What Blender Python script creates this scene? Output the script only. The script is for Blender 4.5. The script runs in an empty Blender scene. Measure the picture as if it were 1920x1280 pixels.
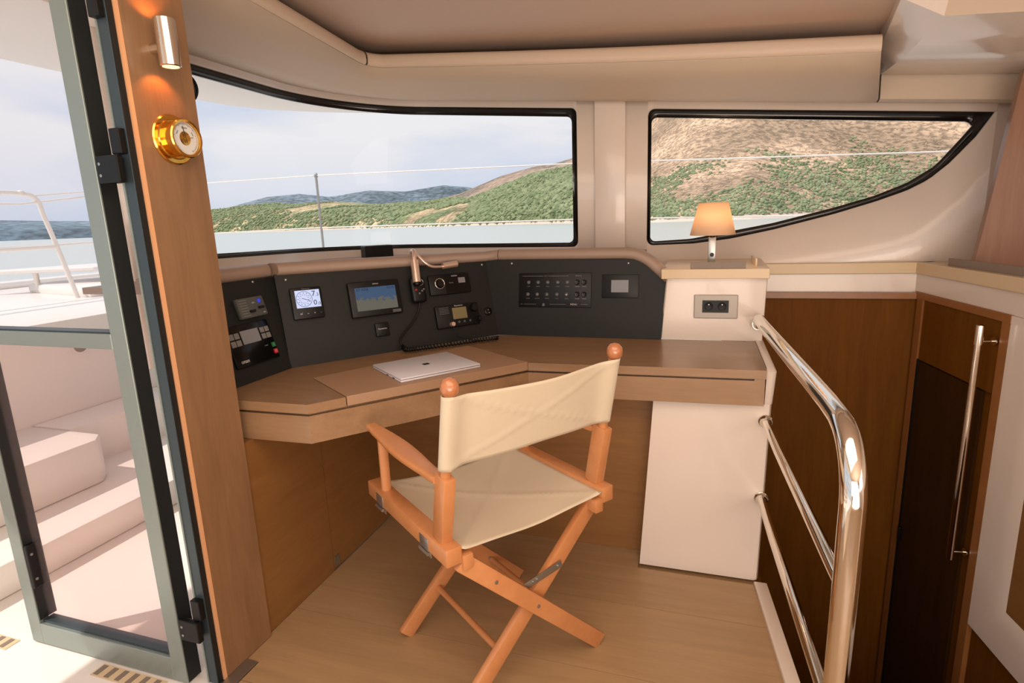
import bpy, bmesh, math, random
import numpy as np
from mathutils import Vector, Matrix
D=bpy.data; SC=bpy.context.scene; COL=SC.collection
random.seed(4); RNG=np.random.default_rng(7)
R=math.radians
# ---------------- camera, sky, sun, exposure ----------------
cd=D.cameras.new('camera'); cam=D.objects.new('camera',cd); COL.objects.link(cam); SC.camera=cam
cd.sensor_width=36; cd.lens=36*1071/1920; cd.clip_end=20000; cd.clip_start=.02
_p,_r,_y=R(11.87),R(2.18),R(18.5)
_x0=Vector((math.cos(_y),math.sin(_y),0)); _f0=Vector((-math.sin(_y),math.cos(_y),0))
_f=_f0*math.cos(_p)+Vector((0,0,-math.sin(_p))); _u=_x0.cross(_f)
_X=_x0*math.cos(_r)+_u*-math.sin(_r)*-1*-1; _U=_x0*math.sin(_r)+_u*math.cos(_r)
_X=_f.cross(_U)
m=Matrix((_X,_U,-_f)).transposed().to_4x4(); m.translation=Vector((0,0,1.2)); cam.matrix_world=m
SC.view_settings.view_transform='Standard'; SC.view_settings.look='None'; SC.view_settings.gamma=1
SC.view_settings.exposure=0.0
try: SC.view_settings.use_curve_mapping=False
except Exception: pass
def lin(c): 
    c=c/255; return c/12.92 if c<=.04045 else ((c+.055)/1.055)**2.4
def rgb(r,g,b,a=1): return (lin(r),lin(g),lin(b),a)
W=D.worlds.new('sky'); SC.world=W; W.use_nodes=True; nt=W.node_tree; nt.nodes.clear()
def N(t,k,**kw):
    n=t.nodes.new(k)
    for a,b in kw.items(): setattr(n,a,b)
    return n
tc=N(nt,'ShaderNodeTexCoord'); sp=N(nt,'ShaderNodeSeparateXYZ'); nt.links.new(tc.outputs['Generated'],sp.inputs[0])
grad=N(nt,'ShaderNodeValToRGB'); cr=grad.color_ramp
mp=N(nt,'ShaderNodeMapRange'); mp.inputs[1].default_value=-.02; mp.inputs[2].default_value=.6; nt.links.new(sp.outputs[2],mp.inputs[0]); nt.links.new(mp.outputs[0],grad.inputs[0])
cr.elements[0].position=0; cr.elements[0].color=rgb(186,202,226); cr.elements[1].position=1; cr.elements[1].color=rgb(150,185,230)
e=cr.elements.new(.18); e.color=rgb(186,202,228)
mapn=N(nt,'ShaderNodeMapping'); mapn.inputs['Scale'].default_value=(1.2,1.2,4.2); mapn.inputs['Location'].default_value=(.35,.2,.1); nt.links.new(tc.outputs['Generated'],mapn.inputs[0])
no=N(nt,'ShaderNodeTexNoise'); no.inputs['Scale'].default_value=1.7; no.inputs['Detail'].default_value=6; no.inputs['Roughness'].default_value=.5; nt.links.new(mapn.outputs[0],no.inputs[0])
cm=N(nt,'ShaderNodeValToRGB'); cm.color_ramp.elements[0].position=.30; cm.color_ramp.elements[1].position=.56; nt.links.new(no.outputs[0],cm.inputs[0])
hz=N(nt,'ShaderNodeMapRange'); hz.inputs[1].default_value=.0; hz.inputs[2].default_value=.14; hz.inputs[3].default_value=.42; nt.links.new(sp.outputs[2],hz.inputs[0])
mu=N(nt,'ShaderNodeMath',operation='MULTIPLY'); nt.links.new(cm.outputs[0],mu.inputs[0]); nt.links.new(hz.outputs[0],mu.inputs[1])
mx=N(nt,'ShaderNodeMixRGB'); mx.inputs[2].default_value=rgb(236,235,238); nt.links.new(mu.outputs[0],mx.inputs[0]); nt.links.new(grad.outputs[0],mx.inputs[1])
bg=N(nt,'ShaderNodeBackground'); bg.inputs[1].default_value=1.05; nt.links.new(mx.outputs[0],bg.inputs[0])
wo=N(nt,'ShaderNodeOutputWorld'); nt.links.new(bg.outputs[0],wo.inputs[0])
def light(name,kind,loc,energy,color=(1,1,1),size=None,size_y=None,to=None,**kw):
    l=D.lights.new(name,kind); l.energy=energy; l.color=color
    if kind=='AREA':
        l.shape='RECTANGLE'; l.size=size; l.size_y=size_y or size
    elif kind!='SUN' and size: l.shadow_soft_size=size
    for a,b in kw.items(): setattr(l,a,b)
    o=D.objects.new(name,l); COL.objects.link(o); o.location=loc
    if to is not None: o.rotation_euler=(Vector(to)-Vector(loc)).to_track_quat('-Z','Y').to_euler()
    return o
sun=light('sun','SUN',(0,0,8),3.2,(1,.94,.86),to=(.5*4,.4*4,8-.85*4),angle=R(.6))
light('aft_fill','AREA',(.1,-1.75,1.25),12,(1,.90,.82),2.6,1.1,to=(-.1,2,1.0))  # added area lamp behind the camera, standing in for light from aft
light('overhead_fill','AREA',(-.1,.6,1.78),18,(1,.84,.68),1.6,1.2,to=(-.3,1.0,0))  # unseen warm lamp added under the ceiling to brighten seat and floor
light('upward_fill','AREA',(.6,-.9,.72),39,(1,.84,.70),1.6,1.2,to=(.2,.6,2.4))  # added lamp aimed upward to brighten the ceiling, no fitting there
light('starboard_fill','AREA',(2.05,-.2,1.25),8,(1,.93,.86),1.8,.7,to=(-1,.8,1.0))  # added side lamp in front of the right wall, no window there

# ---------------- materials ----------------
def mat(name,col,rough=.5,metal=0,coat=0,bump=None,spec=.5,emit=None,es=1,trans=0,alpha=None,sheen=0):
    m=D.materials.new(name); m.use_nodes=True; t=m.node_tree; b=t.nodes['Principled BSDF']
    b.inputs['Base Color'].default_value=col; b.inputs['Roughness'].default_value=rough; b.inputs['Metallic'].default_value=metal
    b.inputs['Coat Weight'].default_value=coat; b.inputs['Specular IOR Level'].default_value=spec; b.inputs['Coat Roughness'].default_value=.08
    b.inputs['Transmission Weight'].default_value=trans; b.inputs['Sheen Weight'].default_value=sheen
    if emit: b.inputs['Emission Color'].default_value=emit; b.inputs['Emission Strength'].default_value=es
    tc=N(t,'ShaderNodeTexCoord'); n=N(t,'ShaderNodeTexNoise'); sc,st=bump or (60,.02)
    n.inputs['Scale'].default_value=sc; n.inputs['Detail'].default_value=3; t.links.new(tc.outputs['Object'],n.inputs[0])
    bp=N(t,'ShaderNodeBump'); bp.inputs['Strength'].default_value=st; bp.inputs['Distance'].default_value=.01
    t.links.new(n.outputs[0],bp.inputs['Height']); t.links.new(bp.outputs[0],b.inputs['Normal'])
    return m
def wood(name,c1,c2,scale=(1,1,1),rough=.4,coat=.2,fig=.5):
    m=D.materials.new(name); m.use_nodes=True; t=m.node_tree; b=t.nodes['Principled BSDF']
    tc=N(t,'ShaderNodeTexCoord'); mp=N(t,'ShaderNodeMapping'); mp.inputs['Scale'].default_value=scale; t.links.new(tc.outputs['Object'],mp.inputs[0])
    n1=N(t,'ShaderNodeTexNoise'); n1.inputs['Scale'].default_value=2.2; n1.inputs['Detail'].default_value=7; n1.inputs['Roughness'].default_value=.62; n1.inputs['Distortion'].default_value=fig; t.links.new(mp.outputs[0],n1.inputs[0])
    n2=N(t,'ShaderNodeTexNoise'); n2.inputs['Scale'].default_value=14; n2.inputs['Detail'].default_value=3; t.links.new(mp.outputs[0],n2.inputs[0])
    a=N(t,'ShaderNodeMath',operation='MULTIPLY_ADD'); a.inputs[1].default_value=.35; t.links.new(n2.outputs[0],a.inputs[0]); t.links.new(n1.outputs[0],a.inputs[2])
    r=N(t,'ShaderNodeValToRGB'); r.color_ramp.elements[0].position=.38; r.color_ramp.elements[0].color=c1; r.color_ramp.elements[1].position=.95; r.color_ramp.elements[1].color=c2
    t.links.new(a.outputs[0],r.inputs[0]); t.links.new(r.outputs[0],b.inputs['Base Color'])
    b.inputs['Roughness'].default_value=rough; b.inputs['Coat Weight'].default_value=coat; b.inputs['Coat Roughness'].default_value=.15
    bp=N(t,'ShaderNodeBump'); bp.inputs['Strength'].default_value=.05; bp.inputs['Distance'].default_value=.003; t.links.new(n2.outputs[0],bp.inputs['Height']); t.links.new(bp.outputs[0],b.inputs['Normal'])
    return m
M={}
M['white']=mat('white_gelcoat',rgb(226,212,200),.28,coat=.4)
M['gel']=mat('gelcoat_outside',rgb(236,228,220),.35,coat=.2)
M['head']=mat('headliner_vinyl',rgb(202,182,160),.55,bump=(300,.05))
M['lipm']=mat('lip_vinyl',rgb(216,194,172),.5,bump=(300,.05))
M['ceil']=mat('ceiling_fabric',rgb(214,190,172),.7,bump=(400,.06))
M['pillar']=wood('pillar_cherry',rgb(124,92,64),rgb(148,112,80),(9,9,.9),.38,.15,.9)
M['edge']=mat('edge_band',rgb(222,166,122),.45)
M['desk']=wood('desk_cherry',rgb(138,106,76),rgb(160,126,94),(1.1,9,9),.34,.25,.4)
M['deskd']=wood('desk_cherry_diagonal',rgb(120,92,66),rgb(140,110,80),(3,3,12),.36,.2,.4)
M['lid']=mat('desk_leather_lid',rgb(164,130,102),.5,bump=(500,.1))
M['cab']=wood('cabinet_cherry',rgb(124,84,42),rgb(142,100,56),(1.2,1.2,8),.4,.15,.7)
M['floor']=wood('floor_laminate',rgb(156,126,90),rgb(176,144,106),(1.0,12,4),.42,.2,.5)
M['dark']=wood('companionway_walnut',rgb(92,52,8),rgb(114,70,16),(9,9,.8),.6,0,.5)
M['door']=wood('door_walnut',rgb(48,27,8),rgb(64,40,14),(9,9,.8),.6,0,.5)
M['trimw']=wood('trim_cherry',rgb(136,86,44),rgb(156,104,58),(2,2,2),.4,.2,.5)
for _k in ('dark','door'): M[_k].node_tree.nodes['Principled BSDF'].inputs['Specular IOR Level'].default_value=.12
M['plank']=wood('plank_cherry',rgb(124,84,58),rgb(146,104,76),(14,14,1),.4,.2,.5)
M['cream']=mat('cream_ledge',rgb(214,188,150),.42,coat=.2)
M['creamt']=mat('cream_ledge_top',rgb(226,204,184),.35,coat=.2)
M['console']=mat('console_vinyl',rgb(32,32,30),.55,bump=(900,.06),spec=.3)
M['cap']=mat('cap_leather',rgb(156,132,116),.45,bump=(500,.1))
M['black']=mat('black_plastic',rgb(14,14,14),.4,spec=.3)
M['blackg']=mat('black_gloss',rgb(8,8,9),.2,coat=.1,spec=.3)
M['frit']=mat('black_glass_border',rgb(16,15,15),.15,coat=.3)
M['rub']=mat('black_rubber',rgb(12,16,16),.6)
M['alu']=mat('grey_green_aluminium',rgb(142,152,147),.4,metal=.5)
M['alud']=mat('dark_aluminium',rgb(66,78,84),.4,metal=.5)
M['chrome']=mat('polished_stainless',rgb(232,226,216),.07,metal=1,bump=(8,.0))
M['steel']=mat('brushed_steel',rgb(170,168,164),.35,metal=.9)
M['taupe']=mat('taupe_strip',rgb(132,116,102),.5)
M['brass']=mat('polished_brass',rgb(238,186,92),.14,metal=1)
M['copper']=mat('rosy_chrome',rgb(232,206,190),.28,metal=.75)
M['dial']=mat('dial_face',rgb(214,214,212),.4)
M['cwood']=wood('chair_beech',rgb(188,122,74),rgb(206,142,92),(4,4,4),.35,.3,.3)
M['ball']=mat('finial_varnish',rgb(178,114,74),.2,coat=.6)
M['lap']=mat('laptop_silver',rgb(222,220,226),.4,metal=.15)
M['plate']=mat('socket_plate_grey',rgb(164,156,146),.4,metal=.3)
M['screen_grey']=mat('idle_screen',rgb(128,128,132),.25)
M['screen_blue']=mat('lit_lcd',rgb(20,20,30),.3,emit=rgb(205,215,250),es=.95)
M['ink']=mat('screen_ink',rgb(22,24,60),.5)
M['text']=mat('white_print',rgb(190,190,190),.5)
M['dimtext']=mat('grey_print',rgb(120,120,120),.5)
M['key']=mat('grey_key',rgb(120,118,116),.5)
M['keyd']=mat('dark_grey_unit',rgb(80,82,80),.5,bump=(400,.15))
M['green']=mat('green_key',rgb(30,110,50),.35); M['red']=mat('red_key',rgb(190,30,40),.35); M['blue']=mat('blue_led',rgb(40,60,200),.3,emit=rgb(40,60,230),es=.5)
M['lcdo']=mat('amber_lcd',rgb(112,98,66),.3,emit=rgb(112,98,66),es=.25)
M['canvas']=None
def canvas():
    m=mat('cream_canvas',rgb(226,213,187),.85,sheen=.2); t=m.node_tree; b=t.nodes['Principled BSDF']
    tc=N(t,'ShaderNodeTexCoord'); w=N(t,'ShaderNodeTexNoise'); w.inputs['Scale'].default_value=420; t.links.new(tc.outputs['Object'],w.inputs[0])
    bp=N(t,'ShaderNodeBump'); bp.inputs['Strength'].default_value=.12; bp.inputs['Distance'].default_value=.002; t.links.new(w.outputs[0],bp.inputs['Height']); t.links.new(bp.outputs[0],b.inputs['Normal'])
    # cloth lets some light through
    tr=N(t,'ShaderNodeBsdfTranslucent'); tr.inputs[0].default_value=rgb(232,200,150); ms=N(t,'ShaderNodeMixShader'); ms.inputs[0].default_value=.22
    o=t.nodes['Material Output']; t.links.new(b.outputs[0],ms.inputs[1]); t.links.new(tr.outputs[0],ms.inputs[2]); t.links.new(ms.outputs[0],o.inputs[0])
    return m
M['canvas']=canvas()
def glass(name,tint,refl=.012,haze=0):
    m=D.materials.new(name); m.use_nodes=True; t=m.node_tree; t.nodes.clear()
    a=N(t,'ShaderNodeBsdfTransparent'); a.inputs[0].default_value=tint; g=N(t,'ShaderNodeBsdfGlossy'); g.inputs['Roughness'].default_value=.02
    lw=N(t,'ShaderNodeLayerWeight'); lw.inputs[0].default_value=.5; pw=N(t,'ShaderNodeMath',operation='POWER'); pw.inputs[1].default_value=5; t.links.new(lw.outputs['Facing'],pw.inputs[0]); f=N(t,'ShaderNodeMath',operation='MULTIPLY_ADD'); f.inputs[1].default_value=.35; f.inputs[2].default_value=refl; t.links.new(pw.outputs[0],f.inputs[0]); ms=N(t,'ShaderNodeMixShader'); o=N(t,'ShaderNodeOutputMaterial')
    t.links.new(f.outputs[0],ms.inputs[0]); t.links.new(a.outputs[0],ms.inputs[1]); t.links.new(g.outputs[0],ms.inputs[2])
    out=ms
    if haze:
        d=N(t,'ShaderNodeBsdfDiffuse'); d.inputs[0].default_value=rgb(240,220,218); m2=N(t,'ShaderNodeMixShader'); m2.inputs[0].default_value=haze  # pale diffuse veil painted in for reflections on the pane
        t.links.new(ms.outputs[0],m2.inputs[1]); t.links.new(d.outputs[0],m2.inputs[2]); out=m2
    t.links.new(out.outputs[0],o.inputs[0]); return m
M['glass']=glass('window_glass',(.97,.97,.97,1))
M['dglass']=glass('door_glass',(.97,.90,.895,1),haze=.04)  # pink tint stands in for cabin wood reflected in the lower pane
M['dglass2']=glass('door_glass_clear',(.97,.965,.97,1),haze=.02)
def shade_mat():
    m=D.materials.new('lamp_shade_paper'); m.use_nodes=True; t=m.node_tree; t.nodes.clear()
    d=N(t,'ShaderNodeBsdfDiffuse'); d.inputs[0].default_value=rgb(246,226,200); tr=N(t,'ShaderNodeBsdfTranslucent'); tr.inputs[0].default_value=rgb(255,232,204)
    ms=N(t,'ShaderNodeMixShader'); ms.inputs[0].default_value=.55; o=N(t,'ShaderNodeOutputMaterial')
    t.links.new(d.outputs[0],ms.inputs[1]); t.links.new(tr.outputs[0],ms.inputs[2]); t.links.new(ms.outputs[0],o.inputs[0]); return m
M['shade']=shade_mat()
M['bulb']=mat('warm_bulb',rgb(255,220,160),.4,emit=rgb(255,196,120),es=6)
M['warmlens']=mat('warm_lens',rgb(255,230,200),.4,emit=rgb(255,222,180),es=1.2)

# ---------------- helpers ----------------
def tag(o,label=None,cat=None,group=None,kind=None):
    if label: o['label']=label
    if cat: o['category']=cat
    if group: o['group']=group
    if kind: o['kind']=kind
    return o
def thing(name,label,cat,loc=(0,0,0),group=None):
    o=D.objects.new(name,None); COL.objects.link(o); o.location=loc; o.empty_display_size=.05
    bpy.context.view_layer.update()
    return tag(o,label,cat,group)
def obj(name,bm,material,parent=None,smooth=None,kind=None):
    me=D.meshes.new(name)
    if isinstance(bm,bmesh.types.BMesh):
        bmesh.ops.recalc_face_normals(bm,faces=bm.faces); bm.to_mesh(me); bm.free()
    else:
        me.from_pydata([tuple(v) for v in bm[0]],[],bm[1]); me.validate()
        b=bmesh.new(); b.from_mesh(me); bmesh.ops.recalc_face_normals(b,faces=b.faces); b.to_mesh(me); b.free()
    mats=material if isinstance(material,(list,tuple)) else [material]
    for mm in mats: me.materials.append(mm)
    if smooth is not None:
        me.polygons.foreach_set('use_smooth',[True]*len(me.polygons))
        try: me.set_sharp_from_angle(angle=R(smooth))
        except Exception: pass
    o=D.objects.new(name,me); COL.objects.link(o)
    if parent is not None:
        o.parent=parent
        mw=parent_world(parent); o.matrix_parent_inverse=mw.inverted()
    if kind: o['kind']=kind
    return o
def parent_world(p):
    m=p.matrix_basis.copy()
    if p.parent: m=parent_world(p.parent)@p.matrix_parent_inverse@m
    return m
ID=Matrix.Identity(4)
def frame(o,x,y,z):
    m=Matrix((x,y,z)).transposed().to_4x4(); m.translation=o; return m
def bx(bm,lo,hi,m=ID,bev=0,seg=2):
    lo=Vector(lo);hi=Vector(hi); c=(lo+hi)/2; s=hi-lo
    r=bmesh.ops.create_cube(bm,size=1,matrix=m@Matrix.Translation(c)@Matrix.Diagonal((abs(s.x),abs(s.y),abs(s.z),1)))
    if bev:
        es=list({e for v in r['verts'] for e in v.link_edges}); bmesh.ops.bevel(bm,geom=es,offset=bev,segments=seg,affect='EDGES',profile=.5)
    return bm
def box(lo,hi,m=ID,bev=0,seg=2): return bx(bmesh.new(),lo,hi,m,bev,seg)
def cyl(bm,p0,p1,r0,r1=None,n=24,caps=True):
    p0=Vector(p0);p1=Vector(p1); d=p1-p0; q=d.to_track_quat('Z','Y').to_matrix().to_4x4(); q.translation=(p0+p1)/2
    bmesh.ops.create_cone(bm,cap_ends=caps,segments=n,radius1=r0,radius2=r0 if r1 is None else r1,depth=d.length,matrix=q); return bm
def lathe(prof,m=ID,n=32):
    bm=bmesh.new(); rings=[]
    for (r,z) in prof:
        if r<1e-6: rings.append([bm.verts.new(m@Vector((0,0,z)))])
        else: rings.append([bm.verts.new(m@Vector((r*math.cos(2*math.pi*k/n),r*math.sin(2*math.pi*k/n),z))) for k in range(n)])
    for a,b in zip(rings,rings[1:]):
        for k in range(n):
            k2=(k+1)%n
            if len(a)==1 and len(b)==1: continue
            if len(a)==1: bm.faces.new((a[0],b[k],b[k2]))
            elif len(b)==1: bm.faces.new((a[k],a[k2],b[0]))
            else: bm.faces.new((a[k],a[k2],b[k2],b[k]))
    return bm
def smoothpath(pts,k=6,closed=False):
    P=[Vector(p) for p in pts]; out=[]
    for i in range(len(P)-1):
        a=P[max(i-1,0)];b=P[i];c=P[i+1];d=P[min(i+2,len(P)-1)]
        for j in range(k):
            t=j/k; out.append(.5*((2*b)+(-a+c)*t+(2*a-5*b+4*c-d)*t*t+(-a+3*b-3*c+d)*t**3))
    out.append(P[-1]); return out
def tube(pts,r,n=14,bm=None,caps=True):
    P=[Vector(p) for p in pts]; bm=bm or bmesh.new(); rr=r if isinstance(r,(list,tuple)) else [r]*len(P)
    prev=None; rings=[]
    for i,p in enumerate(P):
        t=(P[min(i+1,len(P)-1)]-P[max(i-1,0)]).normalized()
        if prev is None:
            a=Vector((0,0,1)) if abs(t.z)<.9 else Vector((1,0,0)); u=t.cross(a).normalized()
        else: u=(prev-t*prev.dot(t)).normalized()
        prev=u; v=t.cross(u)
        rings.append([bm.verts.new(p+(u*math.cos(2*math.pi*k/n)+v*math.sin(2*math.pi*k/n))*rr[i]) for k in range(n)])
    for a,b in zip(rings,rings[1:]):
        for k in range(n): bm.faces.new((a[k],a[(k+1)%n],b[(k+1)%n],b[k]))
    if caps:
        bm.faces.new(rings[0][::-1]); bm.faces.new(rings[-1])
    return bm
def loft(rows,bm=None,thick=None):
    bm=bm or bmesh.new(); vs=[[bm.verts.new(p) for p in r] for r in rows]
    for a,b in zip(vs,vs[1:]):
        for k in range(len(a)-1):
            try: bm.faces.new((a[k],a[k+1],b[k+1],b[k]))
            except ValueError: pass
    return bm
def prism(poly,z0,z1,m=ID,bev=0):
    """poly: list of (x,y); extruded from z0 to z1 (numbers, or functions of the point)"""
    bm=bmesh.new(); f0=z0 if callable(z0) else (lambda x,y:z0); f1=z1 if callable(z1) else (lambda x,y:z1)
    a=[bm.verts.new(m@Vector((x,y,f0(x,y)))) for x,y in poly]; b=[bm.verts.new(m@Vector((x,y,f1(x,y)))) for x,y in poly]
    bm.faces.new(a[::-1]); bm.faces.new(b); n=len(poly)
    for k in range(n): bm.faces.new((a[k],a[(k+1)%n],b[(k+1)%n],b[k]))
    if bev: bmesh.ops.bevel(bm,geom=list(bm.edges),offset=bev,segments=2,affect='EDGES',profile=.5)
    return bm
def solidify(o,t,offset=0):
    md=o.modifiers.new('thickness','SOLIDIFY'); md.thickness=t; md.offset=offset; return o
def text(s,size,m,material,parent,name='lettering',depth=.0004,align='CENTER'):
    c=D.curves.new(name,'FONT'); c.body=s; c.size=size; c.extrude=depth; c.align_x=align; c.align_y='CENTER'
    to=D.objects.new(name,c); COL.objects.link(to); dg=bpy.context.evaluated_depsgraph_get(); me=D.meshes.new_from_object(to.evaluated_get(dg))
    D.objects.remove(to); me.transform(m); me.materials.clear(); me.materials.append(material)
    o=D.objects.new(name,me); COL.objects.link(o)
    if parent is not None: o.parent=parent; o.matrix_parent_inverse=parent_world(parent).inverted()
    return o
def struct(name,bm,m,parent=None,smooth=None,label=None):
    o=obj(name,bm,m,parent,smooth)
    if parent is None: o['kind']='structure'
    if label: o['label']=label
    return o
def lerp(a,b,t): return a+(b-a)*t
def interp(x,xs,ys): return float(np.interp(x,xs,ys))

# ---------------- cabin shell: curved window wall ----------------
TILT=lambda X,c: c-.1*X            # the coachroof droops outboard
def wall_xy(u,off=0.0):
    """u = X on the straight side, then along the r=.5 corner, then down the forward side; off = outward offset"""
    if u>=-1.35: return (u,2.75+off)
    a=(-1.35-u)/.5
    if a<=math.pi/2: return (-1.35-(.5+off)*math.sin(a),2.25+(.5+off)*math.cos(a))
    return (-1.85-off,2.25-(-1.35-math.pi/4-u))
U_END=-1.35-math.pi/4-.80
def P(u,z,off=0): x,y=wall_xy(u,off); return (x,y,z)
def wtop(u,c=1.64): return c-.1*wall_xy(u)[0]
def wz(u): return 1.067+.0145*max(0,-.5-u)
def rnd(t,r):      # corner rounding: t = distance from the end
    return r-math.sqrt(max(0,r*r-(r-t)**2)) if t<r else 0
# left (big) window
LU0,LU1=-.56,-2.60
def l_lo(u): d=min(LU0-u,u-LU1); return wz(u)+rnd(max(d,0),.03)
def l_hi(u): d=min(LU0-u,u-LU1); return wtop(u)-rnd(max(d,0),.03)
LI0,LI1=LU0-.028,LU1+.03
def li_lo(u): d=min(LI0-u,u-LI1); return wz(u)+.02+rnd(max(d,0),.025)
def li_hi(u): d=min(LI0-u,u-LI1); return wtop(u)-.036-rnd(max(d,0),.025)
RXo=[-.244,-.036,.122,.293,.516,.668,.777,.847,.912,.989,1.038]; RZo=[1.067,1.071,1.089,1.123,1.178,1.223,1.262,1.300,1.360,1.454,1.537]
RXi=[-.232,-.048,.292,.514,.666,.775,.868,.938,.987]; RZi=[1.084,1.092,1.151,1.204,1.247,1.291,1.353,1.444,1.512]
RU0,RU1=-.242,1.038; RI0,RI1=-.228,.975
def r_lo(u): return interp(u,RXo,RZo)+rnd(max(u-RU0,0),.03)
def r_hi(u): return max(1.64-.1*u-rnd(max(u-RU0,0),.03),interp(u,RXo,RZo)+.0005)
def ri_lo(u): return interp(u,RXi,RZi)+rnd(max(u-RI0,0),.025)
def ri_hi(u): return max(1.605-.1*u-rnd(max(u-RI0,0),.025)-rnd(max(RI1-u,0),.03),ri_lo(u)+.001)
def samples(a,b,n):
    s=sorted({a,b,*[a+(b-a)*k/n for k in range(n+1)],*[a+math.copysign(d,b-a) for d in (.001,.004,.009,.016,.024,.03)],*[b-math.copysign(d,b-a) for d in (.001,.004,.009,.016,.024,.03)]},reverse=(a>b))
    return s
def strip(bm,us,lo,hi,off=0,nz=1):
    rows=[]
    for k in range(nz+1):
        rows.append([P(u,lerp(lo(u),hi(u),k/nz),off) for u in us])
    return loft(rows,bm)
WTOPC=1.88
LS=samples(LU0,LU1,60); RS=samples(RU0,RU1,50)
bm=bmesh.new(); base=lambda u:.74
strip(bm,LS,base,l_lo); strip(bm,LS,l_hi,lambda u:wtop(u,WTOPC))
strip(bm,[LU1,LU1-.03,U_END],base,lambda u:wtop(u,WTOPC))
mid=[LU0+(RU0-LU0)*k/4 for k in range(5)]; strip(bm,mid,base,lambda u:wtop(u,WTOPC))
strip(bm,RS,base,r_lo); strip(bm,RS,r_hi,lambda u:wtop(u,WTOPC)); strip(bm,[RU1,1.2,1.4,2.2],base,lambda u:wtop(u,WTOPC))
bmesh.ops.remove_doubles(bm,verts=bm.verts,dist=.0004)
wall=struct('wall_window_side',bm,M['white'],smooth=40); solidify(wall,.05,0)
wall['label']='white moulded cabin wall around the two windows'
# the modifier grows both ways: outer face of wall at +25 mm
def window(name,US,IS,lo,hi,ilo,ihi,label):
    # black border = outer outline minus inner outline
    bm=bmesh.new(); off=.006
    i0,i1=IS[0],IS[-1]; s=-1 if i1<i0 else 1
    ins=[u for u in US if (u-i0)*s>=0 and (i1-u)*s>=0]; ins=sorted(set(ins)|set(IS),reverse=s<0)
    left=[u for u in US if (u-i0)*s<0]+[i0]; right=[i1]+[u for u in US if (u-i1)*s>0]
    strip(bm,left,lo,hi,off); strip(bm,right,lo,hi,off)
    strip(bm,ins,lo,ilo,off); strip(bm,ins,ihi,hi,off)
    bmesh.ops.remove_doubles(bm,verts=bm.verts,dist=.0003)
    f=struct(name,bm,M['frit'],smooth=40,label=label); solidify(f,.012,0)
    g=struct('pane',strip(bmesh.new(),US,lambda u:lo(u)-.002,lambda u:hi(u)+.002,.016),M['glass'],f,smooth=40)
    return f
window('window_1',LS,samples(LI0,LI1,60),l_lo,l_hi,li_lo,li_hi,'long curved cabin window with a black border over the chart desk')
window('window_2',RS,samples(RI0,RI1,50),r_lo,r_hi,ri_lo,ri_hi,'tapering swept-back cabin window with a black border behind the lamp')
# raised pilaster between the windows
struct('trim_1',prism([(-.475,2.70),(-.335,2.70),(-.345,2.724),(-.465,2.724)],1.02,lambda x,y:TILT(x,1.67),bev=.004),M['white'],smooth=40,label='shallow raised pilaster between the two windows')
# valance, lip, ceiling
def arcpath(segs,N3=(16,12,14)):
    (a,b),(c,r,s0),(d,e)=segs
    A=[Vector(a).lerp(Vector(b),k/N3[0]) for k in range(N3[0])]
    B=[Vector((c[0]-r*math.sin(t*math.pi/2),c[1]+r*math.cos(t*math.pi/2))) for t in [k/N3[1] for k in range(N3[1])]]
    Cc=[Vector(d).lerp(Vector(e),k/N3[2]) for k in range(N3[2]+1)]
    return A+B+Cc
L0=arcpath([((.62,2.735),(-1.35,2.735)),((-1.35,2.25),.485,0),((-1.835,2.25),(-1.835,1.3))])
L1=arcpath([((.62,2.655),(-1.28,2.655)),((-1.28,2.29),.365,0),((-1.645,2.29),(-1.64,.98))])
L1b=arcpath([((.62,2.63),(-1.265,2.63)),((-1.265,2.285),.345,0),((-1.61,2.285),(-1.61,.98))])
L2=arcpath([((.535,2.285),(-1.34,2.40)),((-1.34,2.33),.07,0),((-1.41,2.30),(-1.23,.98))])
L2=[Vector((p.x,p.y+(.03*math.sin(math.pi*min(1,max(0,(.535-p.x)/1.87))) if k<16 else 0))) for k,p in enumerate(L2)]
def inset(Lp,d):
    out=[]
    for i,p in enumerate(Lp):
        t=(Lp[min(i+1,len(Lp)-1)]-Lp[max(i-1,0)]).normalized(); n=Vector((t.y,-t.x))  # to the right of travel (-X) = outward(+Y)?
        if n.y<0 and abs(t.x)>.5: n=-n
        if n.x>0 and abs(t.x)<=.5: n=-n
        out.append(p+n*d)
    return out
def row(Lp,c): return [(p.x,p.y,TILT(p.x,c)) for p in Lp]
def lerprow(a,b,t): return [tuple(Vector(p).lerp(Vector(q),t)) for p,q in zip(a,b)]
r0=row(L0,1.668); r1=row(L1,1.655); r1b=row(L1b,1.664); r2=row(L2,1.742)
val=struct('trim_2',loft([r0,r1,r1b,lerprow(r1b,r2,.5),r2]),M['head'],smooth=50,label='tan padded valance above the windows'); solidify(val,.006,1)
# rounded lip
cs=[(0,1.746),(-.008,1.752),(-.010,1.765),(-.008,1.785),(0,1.797),(.015,1.803),(.05,1.803),(.07,1.79)]
lipA=[row(inset(L2,d),c) for d,c in cs]
ns=16+10
def cut(rows,a,b): return [r[a:b] for r in rows]
struct('trim_3',loft(cut(lipA,0,ns)),M['lipm'],smooth=60,label='long rounded lip along the ceiling recess over the windows')
struct('trim_4',loft([[tuple(Vector(p)+Vector((0,-.0012,0))) if i==0 else p for i,p in enumerate(r)] for r in cut(lipA,ns,len(L2))]),M['lipm'],smooth=60,label='short rounded lip along the ceiling recess on the door side')
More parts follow.
